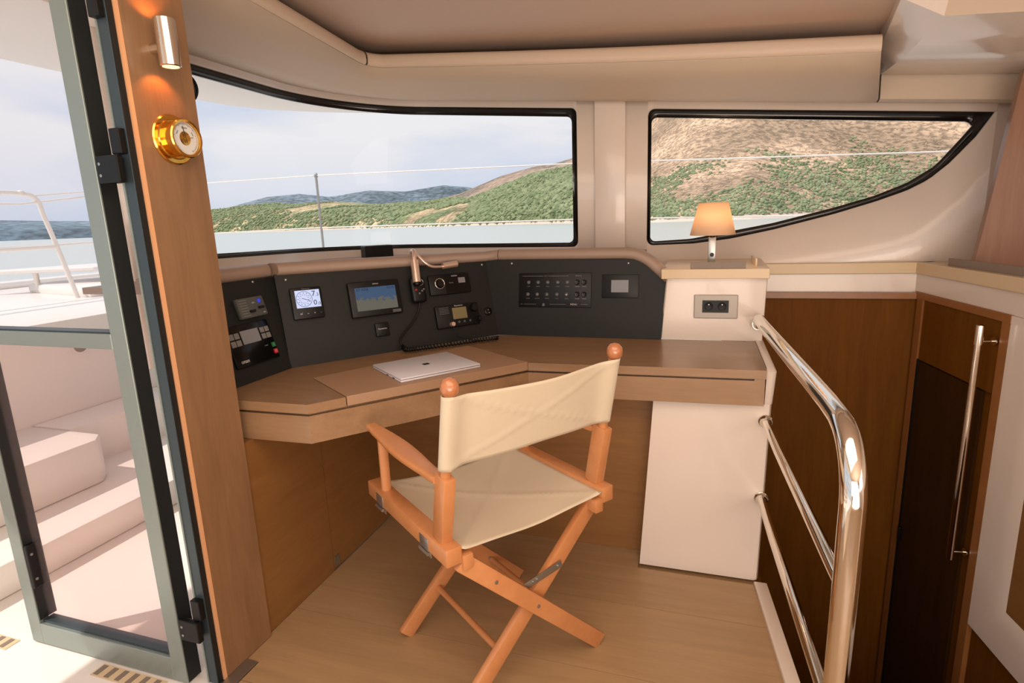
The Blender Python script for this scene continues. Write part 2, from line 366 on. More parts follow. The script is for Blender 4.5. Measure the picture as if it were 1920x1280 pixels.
# ceiling panels
def ceil_z(x,y): return TILT(x,1.845)+.05*max(0,1.2-y)*.2
bm=bmesh.new()
loft([[(-1.84+4.04*i/24,-2.2+4.93*j/24,ceil_z(-1.84+4.04*i/24,-2.2+4.93*j/24)) for i in range(25)] for j in range(25)],bm)
c_=struct('ceiling',bm,M['ceil'],smooth=60,label='soft beige headliner panel'); solidify(c_,.03,1)
# glossy moulded beam on the right of the ceiling
bv=[(.615,2.64,1.66),(.612,2.40,1.72),(.60,2.30,1.755),(.50,2.00,1.80),(.42,1.6,1.83),(.30,1.0,1.87),
    (.640,2.635,1.663),(.72,2.02,1.70),(.66,1.92,1.716)]
A0=Vector((.612,2.66,1.578+.02)); 
def V(*a): return Vector(a)
# vertices (world): lower rear-left corner, ridge, upper-left edge
pA=V(.622,2.63,1.687-.062+.0); pA=V(.619,2.63,1.687); pA2=V(.614,2.63,1.735)
pB=V(.612,2.00,1.705); pB2=V(.632,2.00,1.83)
pC=V(.585,2.36,1.752); pC2=V(.506,2.00,1.775); pC3=V(.42,1.6,1.80)
X2=2.2
qA=V(X2,2.60,1.53); qB=V(X2,1.97,1.58); qB2=V(X2,1.97,1.75); 
bm=bmesh.new()
def fc(*p): bm.faces.new([bm.verts.new(v) for v in p])
steps=12
def between(a,b,n=steps,bulge=Vector((0,0,0))): return [a.lerp(b,k/n)+bulge*math.sin(math.pi*k/n) for k in range(n+1)]
edgeL=between(pA,pB,bulge=V(0,0,-.012)); edgeR=between(qA,qB,bulge=V(0,0,-.012))
loft([edgeL,edgeR],bm)                                   # glossy underside

top=[pA2]+[pC]*3+[pC.lerp(pC2,k/5) for k in range(1,5)]+[pC2]*2
lc=[V(.612,2.63,1.725),V(.56,2.42,1.728),V(.549,2.3,1.751),V(.506,2.0,1.765)]; top=smoothpath(lc,4); loft([edgeL,top],bm)               # slanted end facet
loft([[pB,pB2],[lc[-1],V(.49,2.0,1.86)]],bm)
fc(pA,lc[0],V(.612,2.66,1.735),V(.62,2.66,1.687))
loft([top,[v+V(-.0,0,.12) for v in top]],bm)
bmesh.ops.remove_doubles(bm,verts=bm.verts,dist=.0005)
struct('trim_5',bm,M['white'],smooth=35,label='glossy white moulded roof beam at the right of the ceiling')
struct('trim_22',loft([[pB,pB2],[qB,qB2]]),M['head'],label='tan upright face above the glossy roof beam')
# lower valance continues under the beam
struct('trim_6',loft([[(.626,2.735,1.605),(2.2,2.735,1.447)],[(.626,2.655,1.594),(2.2,2.655,1.436)],[(.626,2.632,1.602),(2.2,2.632,1.444)],[(.626,2.64,1.70),(2.2,2.61,1.53)]]),M['head'],smooth=50,label='tan padded valance under the roof beam')
# sill board behind the console
def path_off(off,u0=1.0,u1=U_END,n=60): return [wall_xy(u0+(u1-u0)*k/n,off) for k in range(n+1)]
sill_poly=[( -.24,2.724),(-.24,2.34),(-.85,2.32),(-1.49,1.68),(-1.52,1.25),(-1.80,1.25)]+[wall_xy(u,-.027) for u in [U_END+ (-.3-U_END)*k/40 for k in range(2,41)]]
struct('trim_7',prism(sill_poly,1.03,1.05),M['cap'],label='brown sill board between console and window')

# ---------------- other structure ----------------
# floor of wide laminate boards
hull=[(-1.165,-2.2),(-1.165,1.10),(-1.205,1.10),(-1.205,1.96),(.24,1.96),(.2,1.83),(.30,.70),(.36,.1),(.36,-2.2)]
fl=struct('floor',prism([(-1.2,-2.2),(-1.2,1.1),(-1.26,1.1),(-1.26,1.96),(.20,1.96),(.20,1.83),(.305,.72),(2.2,.72),(2.2,-2.2)],-.05,-.012),M['floor'],label='pale laminate cabin floor')
def xright(y): return lerp(.195,.305,(1.83-y)/1.11) if y>.72 else 2.19
rows_=[1.935,1.62,1.325,1.03,.735,.44,.145,-.15,-.445,-.74,-1.035,-1.33,-1.625,-1.92,-2.19]
for i in range(len(rows_)-1):
    y1,y0=rows_[i],rows_[i+1]; g=.0008
    def xl(y): return -1.214 if y>1.10 else -1.163
    if y1>1.83 :
        poly=[(-1.214,y0+g),(-1.214,y1-g),(-.18,y1-g),(-.18,1.826),(.195,1.826),(xright(y0),y0+g)]
        obj('board',prism(poly,-.012,0),M['floor'],fl)
    else:
        ylo=y0+g; yhi=y1-g
        if yhi>1.10>ylo: poly=[(-1.163,ylo),(-1.163,1.098),(-1.204,1.098),(-1.204,1.198),(-1.214,1.198),(-1.214,yhi),(xright(yhi),yhi),(xright(ylo) if ylo>.72 else .305,ylo)]
        else: poly=[(xl(yhi),ylo),(xl(yhi),yhi),(xright(yhi) if yhi>.73 else 2.19,yhi),(xright(ylo) if yhi>.74 else 2.19,ylo)]
        # staggered butt joint inside the row
        obj('board',prism(poly,-.012,0),M['floor'],fl)
struct('trim_8',prism([(.195,1.83),(.235,1.83),(.342,.72),(.305,.72)],-.06,.012,bev=.003),M['white'],smooth=40,label='white moulded kerb at the edge of the companionway')
struct('trim_9',prism([(-1.204,-2.2),(-1.165,-2.2),(-1.165,1.096),(-1.204,1.096)],-.01,.004,bev=.001),M['steel'],label='metal door threshold at the foot of the wooden pillar')
# aft enclosure that lights and reflections need
struct('wall_aft',box((-1.2,-2.3,-.05),(2.3,-2.2,.75)),M['white'],label='low white wall behind the camera')
struct('wall_right',box((2.2,-2.3,-1.3),(2.3,2.8,1.9)),M['white'],label='white wall beyond the right edge of the picture')
# outside deck
struct('deck',prism([(-8,-3),(-1.21,-3),(-1.21,1.0),(-1.9,1.8),(-2.24,1.8),(-2.24,6),(-8,6)],-.05,-.004),M['gel'],label='white cockpit deck outside the glass door')
# companionway well
S0=V(.906,2.113,0); S1=V(.1316,-.9913,0); SN=V(.9913,.1316,0)     # face of the right-hand side: along S1 towards the camera
MS=frame(S0,S1,V(0,0,1),SN)  # local x = along, y = up, z = into the wall
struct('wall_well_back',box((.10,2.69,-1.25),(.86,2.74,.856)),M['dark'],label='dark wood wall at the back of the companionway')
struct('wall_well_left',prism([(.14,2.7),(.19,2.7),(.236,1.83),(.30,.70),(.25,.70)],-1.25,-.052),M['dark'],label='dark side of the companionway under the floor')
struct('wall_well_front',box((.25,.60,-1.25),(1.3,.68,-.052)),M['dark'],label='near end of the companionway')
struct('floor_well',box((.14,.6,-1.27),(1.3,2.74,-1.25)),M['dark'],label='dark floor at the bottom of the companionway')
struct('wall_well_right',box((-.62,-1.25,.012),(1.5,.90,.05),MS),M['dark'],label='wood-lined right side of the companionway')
# lintel beams (white) and cream ledges
struct('trim_10',prism([(.236,2.70),(.872,2.70),(.872,2.76),(.236,2.76)],.856,.936,bev=.003),M['white'],label='white beam over the companionway back wall')
struct('trim_11',prism([(.236,2.682),(.866,2.682),(.90,2.724),(.236,2.724)],.936,.98,bev=.002),M['cream'],label='cream ledge edge over the companionway back wall')
struct('trim_12',box((-.595,.862,0),(1.5,.936,.05),MS,bev=.003),M['white'],label='white beam along the right of the companionway')
e1=S0+S1*-.575+SN*-.012; e2=S0+S1*1.5+SN*-.012
struct('trim_13',prism([(e1.x,e1.y),(e2.x,e2.y),(2.2,e2.y),(2.2,2.724),(.88,2.724)],.936,.98,bev=.002),M['cream'],label='cream worktop along the right of the companionway')
# warm wood trims under the beams and at the door jamb
struct('trim_14',box((.236,2.672,.834),(.85,2.692,.858)),M['trimw'],label='wood strip under the white beam at the back')
struct('trim_15',box((-.57,.838,-.006),(.012,.864,.02),MS),M['trimw'],label='wood strip under the white beam at the right')
struct('trim_16',box((-.03,-1.25,-.004),(.012,.852,.012),MS,bev=.001),M['trimw'],label='upright wood jamb beside the white panel')
struct('trim_17',box((-.56,-1.25,-.004),(-.515,.838,.012),MS),M['trimw'],label='upright wood post in the corner by the door')
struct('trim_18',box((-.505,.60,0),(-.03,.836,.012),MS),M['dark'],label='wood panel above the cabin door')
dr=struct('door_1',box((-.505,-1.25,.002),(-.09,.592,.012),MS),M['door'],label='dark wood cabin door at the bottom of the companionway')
obj('door_edge',box((-.512,-1.25,-.004),(-.505,.60,.006),MS),M['black'],dr)
obj('door_latch',box((-.500,-.19,-.012),(-.484,-.13,.004),MS,bev=.003),M['black'],dr)
# white panel with recess on the right
bm=bmesh.new(); 
y0_,y1_=-.205,.862
outer=[(.012,-.205),(1.5,-.205),(1.5,.862),(.012,.862)]; inner=[(.15,-.06),(1.35,-.06),(1.35,.72),(.15,.72)]; inner2=[(.165,-.045),(1.33,-.045),(1.33,.70),(.165,.70)]
def ring(bm,a,za,b,zb):
    for k in range(4):
        k2=(k+1)%4; bm.faces.new([bm.verts.new(MS@V(*p,z)) for p,z in ((a[k],za),(a[k2],za),(b[k2],zb),(b[k],zb))])
inner0=[(.105,-.105),(1.40,-.105),(1.40,.77),(.105,.77)]
ring(bm,outer,.03,outer,-.004); ring(bm,outer,-.004,inner0,-.004); ring(bm,inner0,-.004,inner,.006); ring(bm,inner,.006,inner2,.010)
bmesh.ops.remove_doubles(bm,verts=bm.verts,dist=.0003)
struct('trim_19',bm,M['white'],smooth=20,label='white moulded surround with a recessed wood panel')
struct('trim_20',box((.16,-.05,.008),(1.34,.705,.0115),MS),M['cab'],label='wood panel set in the white surround')
# sloping wood plank at the right
def ycol(z): return lerp(.909,.960,(z-1.022)/.483)
pl_=prism([(.902,.975),(1.42,.975),(1.50,1.62),(.972,1.62)],2.40,2.43,Matrix(((1,0,0,0),(0,0,1,0),(0,1,0,0),(0,0,0,1))))
struct('trim_21',pl_,M['plank'],label='cherry wood bulkhead at the right edge above the worktop')

# ---------------- wooden pillar and lamp, barometer ----------------
pil=thing('wooden_pillar','tall cherry wood pillar between the glass door and the window','pillar',(-1.21,1.1,0))
obj('board',box((-1.216,1.026,0),(-1.205,1.197,1.84)),M['pillar'],pil); obj('edge_band',box((-1.217,1.018,0),(-1.2055,1.026,1.84)),M['edge'],pil)
obj('core',box((-1.235,1.035,.0),(-1.216,1.19,1.84)),M['edge'],pil)
# outer cabin skin hidden behind the pillar (chamfered corner)
struct('wall_corner_skin',prism([(-1.235,1.035),(-1.235,1.075),(-1.84,1.72),(-1.875,1.70),(-1.26,1.04)],-.05,1.83),M['gel'],label='white outer skin of the cabin corner')
sc=thing('wall_spotlight','chrome cylinder up-and-down spotlight on the wooden pillar','light',(-1.205,1.096,1.615))
obj('body',lathe([(0,1.663),(.019,1.663),(.0225,1.672),(.0225,1.574),(.019,1.5725),(.018,1.586),(0,1.586)],Matrix.Translation((-1.160,1.096,0)),40),M['chrome'],sc,smooth=40)
obj('mount',cyl(bmesh.new(),(-1.205,1.096,1.615),(-1.175,1.096,1.615),.012),M['chrome'],sc,smooth=40)
obj('lens',cyl(bmesh.new(),(-1.160,1.096,1.5755),(-1.160,1.096,1.5735),.0175),M['warmlens'],sc)
obj('lens',cyl(bmesh.new(),(-1.160,1.096,1.665),(-1.160,1.096,1.667),.0175),M['warmlens'],sc)
light('spotlight_down','SPOT',(-1.168,1.096,1.568),.55,(1,.27,.04),.006,to=(-1.25,1.087,1.38),spot_size=R(110),spot_blend=.6)
light('spotlight_up','SPOT',(-1.168,1.096,1.673),.55,(1,.27,.04),.006,to=(-1.25,1.08,1.85),spot_size=R(110),spot_blend=.6)
MB=frame(V(-1.205,1.113,1.420),V(0,1,0),V(0,0,1),V(1,0,0))
ba=thing('barometer','round polished brass barometer with a white dial on the wooden pillar','barometer',(-1.205,1.122,1.413))
obj('base_flange',lathe([(0,0),(.056,0),(.057,.003),(.054,.006),(.046,.0065),(.044,.010),(0,.010)],MB,48),M['brass'],ba,smooth=40)
obj('case',lathe([(.040,.006),(.040,.035),(.044,.038),(.0445,.043),(.042,.046),(.0375,.045),(.0365,.039)],MB,48),M['brass'],ba,smooth=40)
di=obj('dial',lathe([(.0375,.0385),(.016,.0385),(.0155,.036),(0,.036)],MB,48),M['dial'],ba)
bm=bmesh.new()
for k in range(60):
    a=math.radians(-150+k*300/59); L=.005 if k%5==0 else .0028
    bx(bm,(-.0003,.0345-L,.0387),(.0003,.0345,.0392),MB@Matrix.Rotation(a,4,'Z'))
obj('scale_marks',bm,M['ink'],di,kind='stuff')
obj('movement',lathe([(0,.0368),(.0145,.0368),(.0155,.0378),(.0135,.0382),(.0,.0382)],MB,32),M['brass'],ba,smooth=40)
obj('pointer',bx(bmesh.new(),(-.0007,-.010,.0405),(.0007,.028,.0411),MB@Matrix.Rotation(R(12),4,'Z')),M['black'],ba)
obj('set_hand',bx(bmesh.new(),(-.0008,-.006,.0418),(.0008,.020,.0424),MB@Matrix.Rotation(R(-80),4,'Z')),M['brass'],ba)
obj('glass',lathe([(.0375,.0438),(0,.0442)],MB,32),M['glass'],ba)
text('RAIN',.0045,MB@Matrix.Translation((-.021,.012,.0389))@Matrix.Rotation(R(60),4,'Z'),M['ink'],di,'dial_lettering',.0001)
text('FAIR',.0045,MB@Matrix.Translation((.021,.012,.0389))@Matrix.Rotation(R(-60),4,'Z'),M['ink'],di,'dial_lettering',.0001)
text('CHANGE',.004,MB@Matrix.Translation((0,.0235,.0389)),M['ink'],di,'dial_lettering',.0001)
# fan behind pillar
fn=thing('cabin_fan','small round black fan half hidden behind the wooden pillar','fan',(-1.45,1.46,1.63))
MF=frame(V(-1.52,1.455,1.635),V(.55,.83,0).normalized(),V(0,0,1),V(.83,-.55,0).normalized())
obj('housing',lathe([(0,-.02),(.035,-.018),(.05,-.008),(.052,.004),(.046,.008),(.044,.002),(0,-.004)],MF,32),M['black'],fn,smooth=40)
obj('bracket',tube([MF@V(0,0,-.01),MF@V(-.03,.0,-.05),MF@V(-.10,.01,-.10)],.008),M['black'],fn,smooth=40)
bm=bmesh.new()
for k in range(5): tube([MF@V(r_*math.cos(t_),r_*math.sin(t_),.006) for r_ in [.01+.009*k] for t_ in [j*2*math.pi/24 for j in range(25)]],.0008,6,bm,caps=False)
obj('guard',bm,M['black'],fn)

# ---------------- folding glass door ----------------
gd=thing('folding_glass_door','tall glazed door leaf in a grey-green aluminium frame left of the pillar','door',(-1.6,1.0,0))
Y0,Y1=.98,1.02; XL,XR=-1.909,-1.297; ZT=1.98
def prof(name,lo,hi): return obj(name,box(lo,hi,bev=.0012,seg=1),M['alu'],gd)
prof('stile',(XR-.050,Y0,.0),(XR,Y1-.012,ZT)); obj('rubber_edge',box((XR-.012,Y0+.004,.0),(XR+.0008,Y1+.004,ZT)),M['rub'],gd)
prof('stile',(XL,Y0,.0),(XL+.048,Y1-.012,ZT)); obj('rubber_edge',box((XL+.03,Y0+.004,.078),(XL+.0505,Y1+.010,ZT-.07)),M['rub'],gd)
prof('bottom_rail',(XL+.048,Y0,.0),(XR-.050,Y1-.012,.068)); obj('glazing_bead',box((XL+.050,Y0+.010,.068),(XR-.05,Y1,.076)),M['alud'],gd)
prof('middle_rail',(XL+.048,Y0,.932),(XR-.050,Y1-.012,.970)); obj('glazing_bead',box((XL+.050,Y0+.006,.970),(XR-.05,Y1,.974)),M['alud'],gd)
prof('top_rail',(XL+.048,Y0,ZT-.06),(XR-.050,Y1-.012,ZT))
obj('lower_pane',box((XL+.04,1.006,.06),(XR-.04,1.010,.94)),M['dglass'],gd); obj('upper_pane',box((XL+.04,1.006,.965),(XR-.04,1.010,ZT-.05)),M['dglass2'],gd)
bm=bmesh.new(); bx(bm,(XL+.046,Y0+.002,.185),(XL+.062,Y1+.004,.325),bev=.004)
lp=obj('lock_plate',bm,M['black'],gd)
for zz in (.215,.295): obj('screw',cyl(bmesh.new(),(XL+.062,.992,zz),(XL+.0635,.992,zz),.004,n=12),M['steel'],lp)
jb=struct('door_frame_1',box((-1.245,1.0,0),(-1.2125,1.017,ZT),bev=.001),M['alud'],label='dark metal door jamb fixed to the wooden pillar')
obj('rubber_seal',box((-1.214,1.0015,0),(-1.2115,1.0165,ZT)),M['rub'],jb); obj('lit_edge',box((-1.246,.998,0),(-1.241,1.0,ZT)),M['alu'],jb)  # paler strip paints the light caught along the jamb edge
for z0,z1,lab in ((1.378,1.432,'upper'),(.205,.262,'lower'),(1.655,1.70,'top')):
    if lab!='top': h=obj('hinge_leaf',box((XR+.010,.974,z0-.062),(-1.222,.990,z0-.002),bev=.003),M['black'],gd)
    if lab!='top': obj('hinge_knuckle',cyl(bmesh.new(),(-1.245,.986,z0-.062),(-1.245,.986,z0-.006),.009,n=16),M['black'],h,smooth=40)
    h2=obj('hinge_plate',box((-1.245,.984,z0),(-1.216,1.000,z1),bev=.002),M['black'],jb)
    for q in ((.02,.045) if lab!='top' else ()): obj('screw',cyl(bmesh.new(),(XR+.022,.974,z0-q),(XR+.022,.9725,z0-q),.0035,n=12),M['steel'],h)
# deck drain grates
for gi,(xa,xb,lab) in enumerate(((-1.60,-1.36,'slotted deck drain in front of the door leaf near the pillar'),(-2.16,-1.955,'slotted deck drain at the outer foot of the door leaf'))):
    g=thing('deck_drain',lab,'drain',((xa+xb)/2,.955,-.004))
    obj('tray',box((xa,.93,-.0035),(xb,.972,-.0020)),M['cream'],g)
    n=6 if gi==0 else 5
    for k in range(n):
        x0=xa+(xb-xa)*(k+.15)/n; o=obj('slot',box((x0,.934,-.002),(x0+(xb-xa)/n*.42,.968,-.0008)),M['taupe'],g)

# ---------------- cockpit furniture outside ----------------
cs_=thing('cockpit_steps','white moulded steps outside the glass door','steps',(-2.6,2.5,0))
obj('lower_step',prism([(-2.24,-.5),(-2.24,5),(-3.05,5),(-3.05,-.5)],-.004,.115,bev=.01),M['gel'],cs_,smooth=40)
obj('upper_step',prism([(-2.54,-.5),(-2.54,1.70),(-2.60,1.76),(-3.06,1.76),(-3.06,-.5)],.115,.32,bev=.015),M['gel'],cs_,smooth=40)
co=thing('side_coaming','white moulded coaming and side deck beyond the steps','coaming',(-4.5,2,0))
obj('inner_face',prism([(-3.05,-1),(-3.05,6),(-3.12,6),(-3.12,-1)],-.004,.80,bev=.02),M['gel'],co,smooth=40)
obj('deck_top',prism([(-3.09,-1),(-3.09,6),(-5.9,6),(-5.9,-1)],.72,.805,bev=.02),M['gel'],co,smooth=40)
obj('upper_step_return',prism([(-2.80,1.765),(-2.80,2.7),(-3.045,2.7),(-3.045,1.765)],.115,.32),M['gel'],cs_)
obj('raised_block',prism([(-3.9,2.75),(-3.6,4.6),(-4.9,4.6),(-4.9,3.0)],.80,.87,bev=.02),M['gel'],co,smooth=40)
obj('toe_rail',prism([(-5.5,-1),(-5.5,6),(-5.7,6),(-5.7,-1)],.80,.86,bev=.02),M['gel'],co,smooth=40)
pd=thing('stern_platform_board','flat white board on slim legs on the deck outside the door','table',(-4.4,3.0,.8))
obj('board',prism([(-5.1,2.75),(-4.3,3.1),(-3.9,4.2),(-4.7,3.9)],.955,.985,bev=.008),M['gel'],pd)
for x,y in ((-4.75,2.98),(-4.3,3.25),(-4.15,3.9)): obj('leg',cyl(bmesh.new(),(x,y,.80),(x,y,.958),.018,n=12),M['gel'],pd,smooth=40)
# round fitting on the coaming inner face
cl=obj('fitting_backing',box((-3.052,2.01,.615),(-3.045,2.09,.695)),M['gel'],co)
obj('base_ring',lathe([(0,0),(.035,0),(.035,.006),(.026,.012),(.016,.012),(0,.014)],frame(V(-3.05,2.05,.655),V(0,1,0),V(0,0,1),V(1,0,0)),24),M['taupe'],cl,smooth=40)
obj('knob',cyl(bmesh.new(),(-3.04,2.05,.655),(-3.01,2.05,.655),.014,n=16),M['gel'],cl,smooth=40)
# rails
pr_=thing('pushpit_rail','bent white stainless guard rail on deck beyond the glass door','rail',(-4,2.6,.8))
obj('top_tube',tube(smoothpath([(-4,1.2,1.478),(-4,2.2,1.480),(-4,2.50,1.482),(-4,2.60,1.45),(-4,2.63,1.33),(-4,2.68,1.10),(-4,2.74,.80)],6),.014,12),M['gel'],pr_,smooth=60)
obj('middle_tube',tube([(-4,1.2,1.135),(-4,2.67,1.150)],.014,12),M['gel'],pr_,smooth=60)
obj('joint',lathe([(0,-.02),(.02,-.012),(.024,0),(.02,.012),(0,.02)],Matrix.Translation((-4,2.52,1.482)),16),M['gel'],pr_,smooth=60)
def wire(name,label,pts,r=.004,g='guard wires around the deck'):
    return tag(obj(name,tube(pts,r,8),M['gel']),label,'wire',g)
wire('guard_wire','upper thin guard wire beyond the glass door',[(-4,1.0,1.405),(-4,2.5,1.416),(-3.93,3.9,1.605)],.006)
wire('guard_wire','second thin guard wire below it beyond the glass door',[(-4,2.6,1.47),(-3.95,3.85,1.60)],.005)
wire('guard_wire','lower thin guard wire beyond the glass door',[(-4,1.0,1.150),(-4,2.7,1.160),(-3.93,3.9,1.195)],.006)
wire('guard_wire','upper guard wire crossing both cabin windows',[(-3.93,3.9,1.605),(-2.855,3.9,1.603),(-.791,3.9,1.560),(1.4,3.9,1.484),(4,3.9,1.40)],.0045)
wire('guard_wire','lower guard wire crossing both cabin windows',[(-3.93,3.9,1.195),(-2.88,3.9,1.207),(-.814,3.9,1.197),(1.4,3.9,1.15),(4,3.9,1.06)],.0045)
st=thing('guard_stanchion','slim stainless stanchion outside the long window','stanchion',(-2.853,3.9,.75))
obj('post',tube([(-2.853,3.9,.76),(-2.853,3.9,1.61)],.009,14),M['steel'],st,smooth=60)
obj('cap',lathe([(.014,-.02),(.014,0),(.009,.01),(0,.012)],Matrix.Translation((-2.853,3.9,1.61)),14),M['steel'],st,smooth=60)
obj('base',cyl(bmesh.new(),(-2.853,3.9,.75),(-2.853,3.9,.79),.022,n=16),M['steel'],st,smooth=60)
struct('side_deck',prism([(-5.9,2.9),(-5.9,4.4),(4,4.4),(4,2.8),(-1.9,2.8),(-3.0,2.9)],.66,.75),M['gel'],label='white side deck outside the windows')
# hard top brim outside
brim=[(-2.80,-.6),(-2.79,1.786),(-2.785,2.026),(-2.76,2.45),(-2.705,2.719),(-2.65,2.90),(-2.50,3.02),(-2.182,3.09),(-1.82,3.10),(-1.5,3.10),(.5,3.10),(2.3,3.10),(2.3,2.79),(-1.35,2.79)]+[wall_xy(u,.04) for u in [-1.5,-1.7,-1.9,-2.1,-2.3,-2.6,-2.9]]+[(-1.78,1.70),(-1.27,1.06),(-1.21,1.03),(-1.21,-.6)]
struct('hardtop_brim',prism(brim,lambda x,y:TILT(x,1.66),lambda x,y:TILT(x,1.76)),M['gel'],label='white overhanging edge of the hardtop outside')

# ---------------- nav desk ----------------
dk=thing('chart_desk','angled cherry wood chart desk with a deep apron under the windows','desk',(-.6,1.8,.615))
zt_=.73
front=[(-1.205,1.232),(-1.012,1.240),(-.944,1.327),(-.545,1.795),(.199,1.822)]
# surround board (with the lid notch) and lid
top_poly=[(.199,1.822),(.199,2.248),(-.14,2.248),(-.807,2.242),(-1.342,1.585),(-1.355,1.232),(-1.012,1.240),(-.946,1.3235),(-1.176,1.480),(-.858,2.020),(-.5455,1.7955)]
# lid polygon: front edge along the diagonal
lidp=[(-.9445,1.327),(-1.1735,1.4825),(-.858,2.0165),(-.549,1.798)]
bm=prism(top_poly,.703,zt_); obj('desktop',bm,M['desk'],dk)
obj('lid',prism(lidp,.703,zt_+.002,bev=.0012),M['lid'],dk)
def off_in(p,d): return p
ap=[(-1.31,1.236),(-1.015,1.244),(-.548,1.800),(.194,1.828)]
apo=[(-1.31,1.255),(-1.024,1.262),(-.556,1.82),(.194,1.848)]
obj('dark_reveal',prism([(-1.31,1.25),(-1.02,1.256),(-.556,1.815),(.19,1.842),(.19,1.90),(-.6,1.90),(-1.06,1.36),(-1.31,1.36)],.694,.7035),M['deskd'],dk)
for a,b,c,d,mm in ((ap[0],ap[1],apo[1],apo[0],'desk'),(ap[1],ap[2],apo[2],apo[1],'desk')):
    obj('apron',prism([a,b,c,d],.615,.695),M[mm],dk)
# right apron with grooved drawer front
obj('apron',prism([ap[2],(.165,1.8265),(.165,1.85),apo[2]],.615,.695),M['desk'],dk); obj('apron_end',prism([(.165,1.8265),(.196,1.828),(.196,2.24),(.165,2.24)],.615,.7035),M['desk'],dk)
obj('apron_bottom',prism([(-1.205,1.25),(-1.024,1.258),(-.556,1.818),(.19,1.846),(.19,1.93),(-1.205,1.93)],.615,.622),M['cab'],dk)
# cabinet sides under the desk
cbt=thing('desk_cabinet','cherry wood cabinet side under the left end of the desk','cabinet',(-1.23,1.55,0))
obj('panel',box((-1.25,1.19,0),(-1.215,1.532,.614)),M['cab'],cbt); obj('door',box((-1.25,1.536,.004),(-1.216,1.93,.612)),M['cab'],cbt)
obj('catch',box((-1.216,1.54,.012),(-1.212,1.565,.05)),M['steel'],cbt)
struct('wall_desk_back',box((-1.25,1.935,0),(-.08,1.95,.66)),M['cab'],label='wood panel across the back under the desk')

# ---------------- white column ----------------
colo=thing('white_column','glossy white moulded column at the right end of the desk','column',(.03,2.1,0))
bm=bmesh.new()
lo=[(-.175,1.825),(.205,1.825),(.236,1.85),(.236,2.69),(-.175,2.69)]; hi=[(-.128,1.825),(.205,1.825),(.236,1.85),(.236,2.69),(-.128,2.69)]
# lower block: leave the desk's own volume free (desk meets its top and front)
def loftpoly(levels):
    bm=bmesh.new(); rings=[[bm.verts.new((x,y,z)) for x,y in pts] for z,pts in levels]
    for a,b in zip(rings,rings[1:]):
        n=len(a)
        for k in range(n): bm.faces.new((a[k],a[(k+1)%n],b[(k+1)%n],b[k]))
    bm.faces.new(rings[0][::-1]); bm.faces.new(rings[-1]); return bm
obj('lower_block',loftpoly([(0,[(-.176,1.852),(.197,1.852),(.205,1.856),(.210,1.866),(.235,2.69),(-.176,2.69)]),(.612,[(-.136,1.852),(.205,1.852),(.216,1.856),(.222,1.866),(.235,2.69),(-.136,2.69)])]),M['white'],colo,smooth=30)
obj('side_shoulder',loftpoly([(.612,[(.200,1.852),(.210,1.853),(.219,1.858),(.224,1.868),(.235,2.69),(.200,2.69)]),(.722,[(.200,1.832),(.214,1.833),(.224,1.838),(.229,1.848),(.235,2.69),(.200,2.69)]),(.734,[(.200,1.846),(.210,1.847),(.216,1.852),(.221,1.860),(.228,2.69),(.200,2.69)])]),M['white'],colo,smooth=50)
obj('upper_block',loftpoly([(.7305,[(-.143,2.256),(-.138,2.250),(.214,2.250),(.222,2.253),(.225,2.262),(.235,2.69),(-.143,2.69)]),(.966,[(-.124,2.256),(-.119,2.250),(.221,2.250),(.229,2.253),(.232,2.262),(.235,2.69),(-.124,2.69)])]),M['white'],colo,smooth=30)
obj('shelf',prism([(-.141,2.222),(.234,2.222),(.245,2.68),(.245,2.722),(-.141,2.722)],.966,1.002,bev=.002),[M['cream']],colo)
fs=thing('fiddle_strip','taupe upright strip along the front of the lamp shelf','strip',(.06,2.235,1.002),'fiddle strips'); del fs['group']
obj('strip',box((-.038,2.232,1.002),(.154,2.239,1.026),bev=.001),M['taupe'],fs)
fs=thing('fiddle_strip','short pale upright strip at the right end of the lamp shelf','strip',(.2,2.4,1.002)); obj('strip',prism([(.193,2.32),(.199,2.32),(.197,2.52),(.191,2.52)],1.002,1.03),M['cream'],fs)
fs=thing('fiddle_strip','long taupe upright strip on the worktop at the right edge','strip',(.95,2.3,.98))
obj('strip',box((-.40,.98,.012),(.03,1.008,.018),MS),M['taupe'],fs)
sp_=thing('double_socket','double black power socket in a grey plate on the white column','socket',(.056,2.25,.86))
obj('plate',box((-.021,2.242,.815),(.134,2.2495,.904),bev=.003),M['plate'],sp_)
obj('insert',box((.009,2.2405,.8375),(.102,2.2425,.8835)),M['black'],sp_)
for x in (.032,.079):
    r_=obj('outlet',lathe([(0,.0005),(.013,.0006),(.0145,.0016),(.0155,.0004)],frame(V(x,2.2405,.861),V(1,0,0),V(0,0,1),V(0,-1,0)),24),M['rub'],sp_,smooth=40)
    obj('pin',cyl(bmesh.new(),(x,2.2415,.868),(x,2.2375,.868),.0022,n=10),M['steel'],r_)

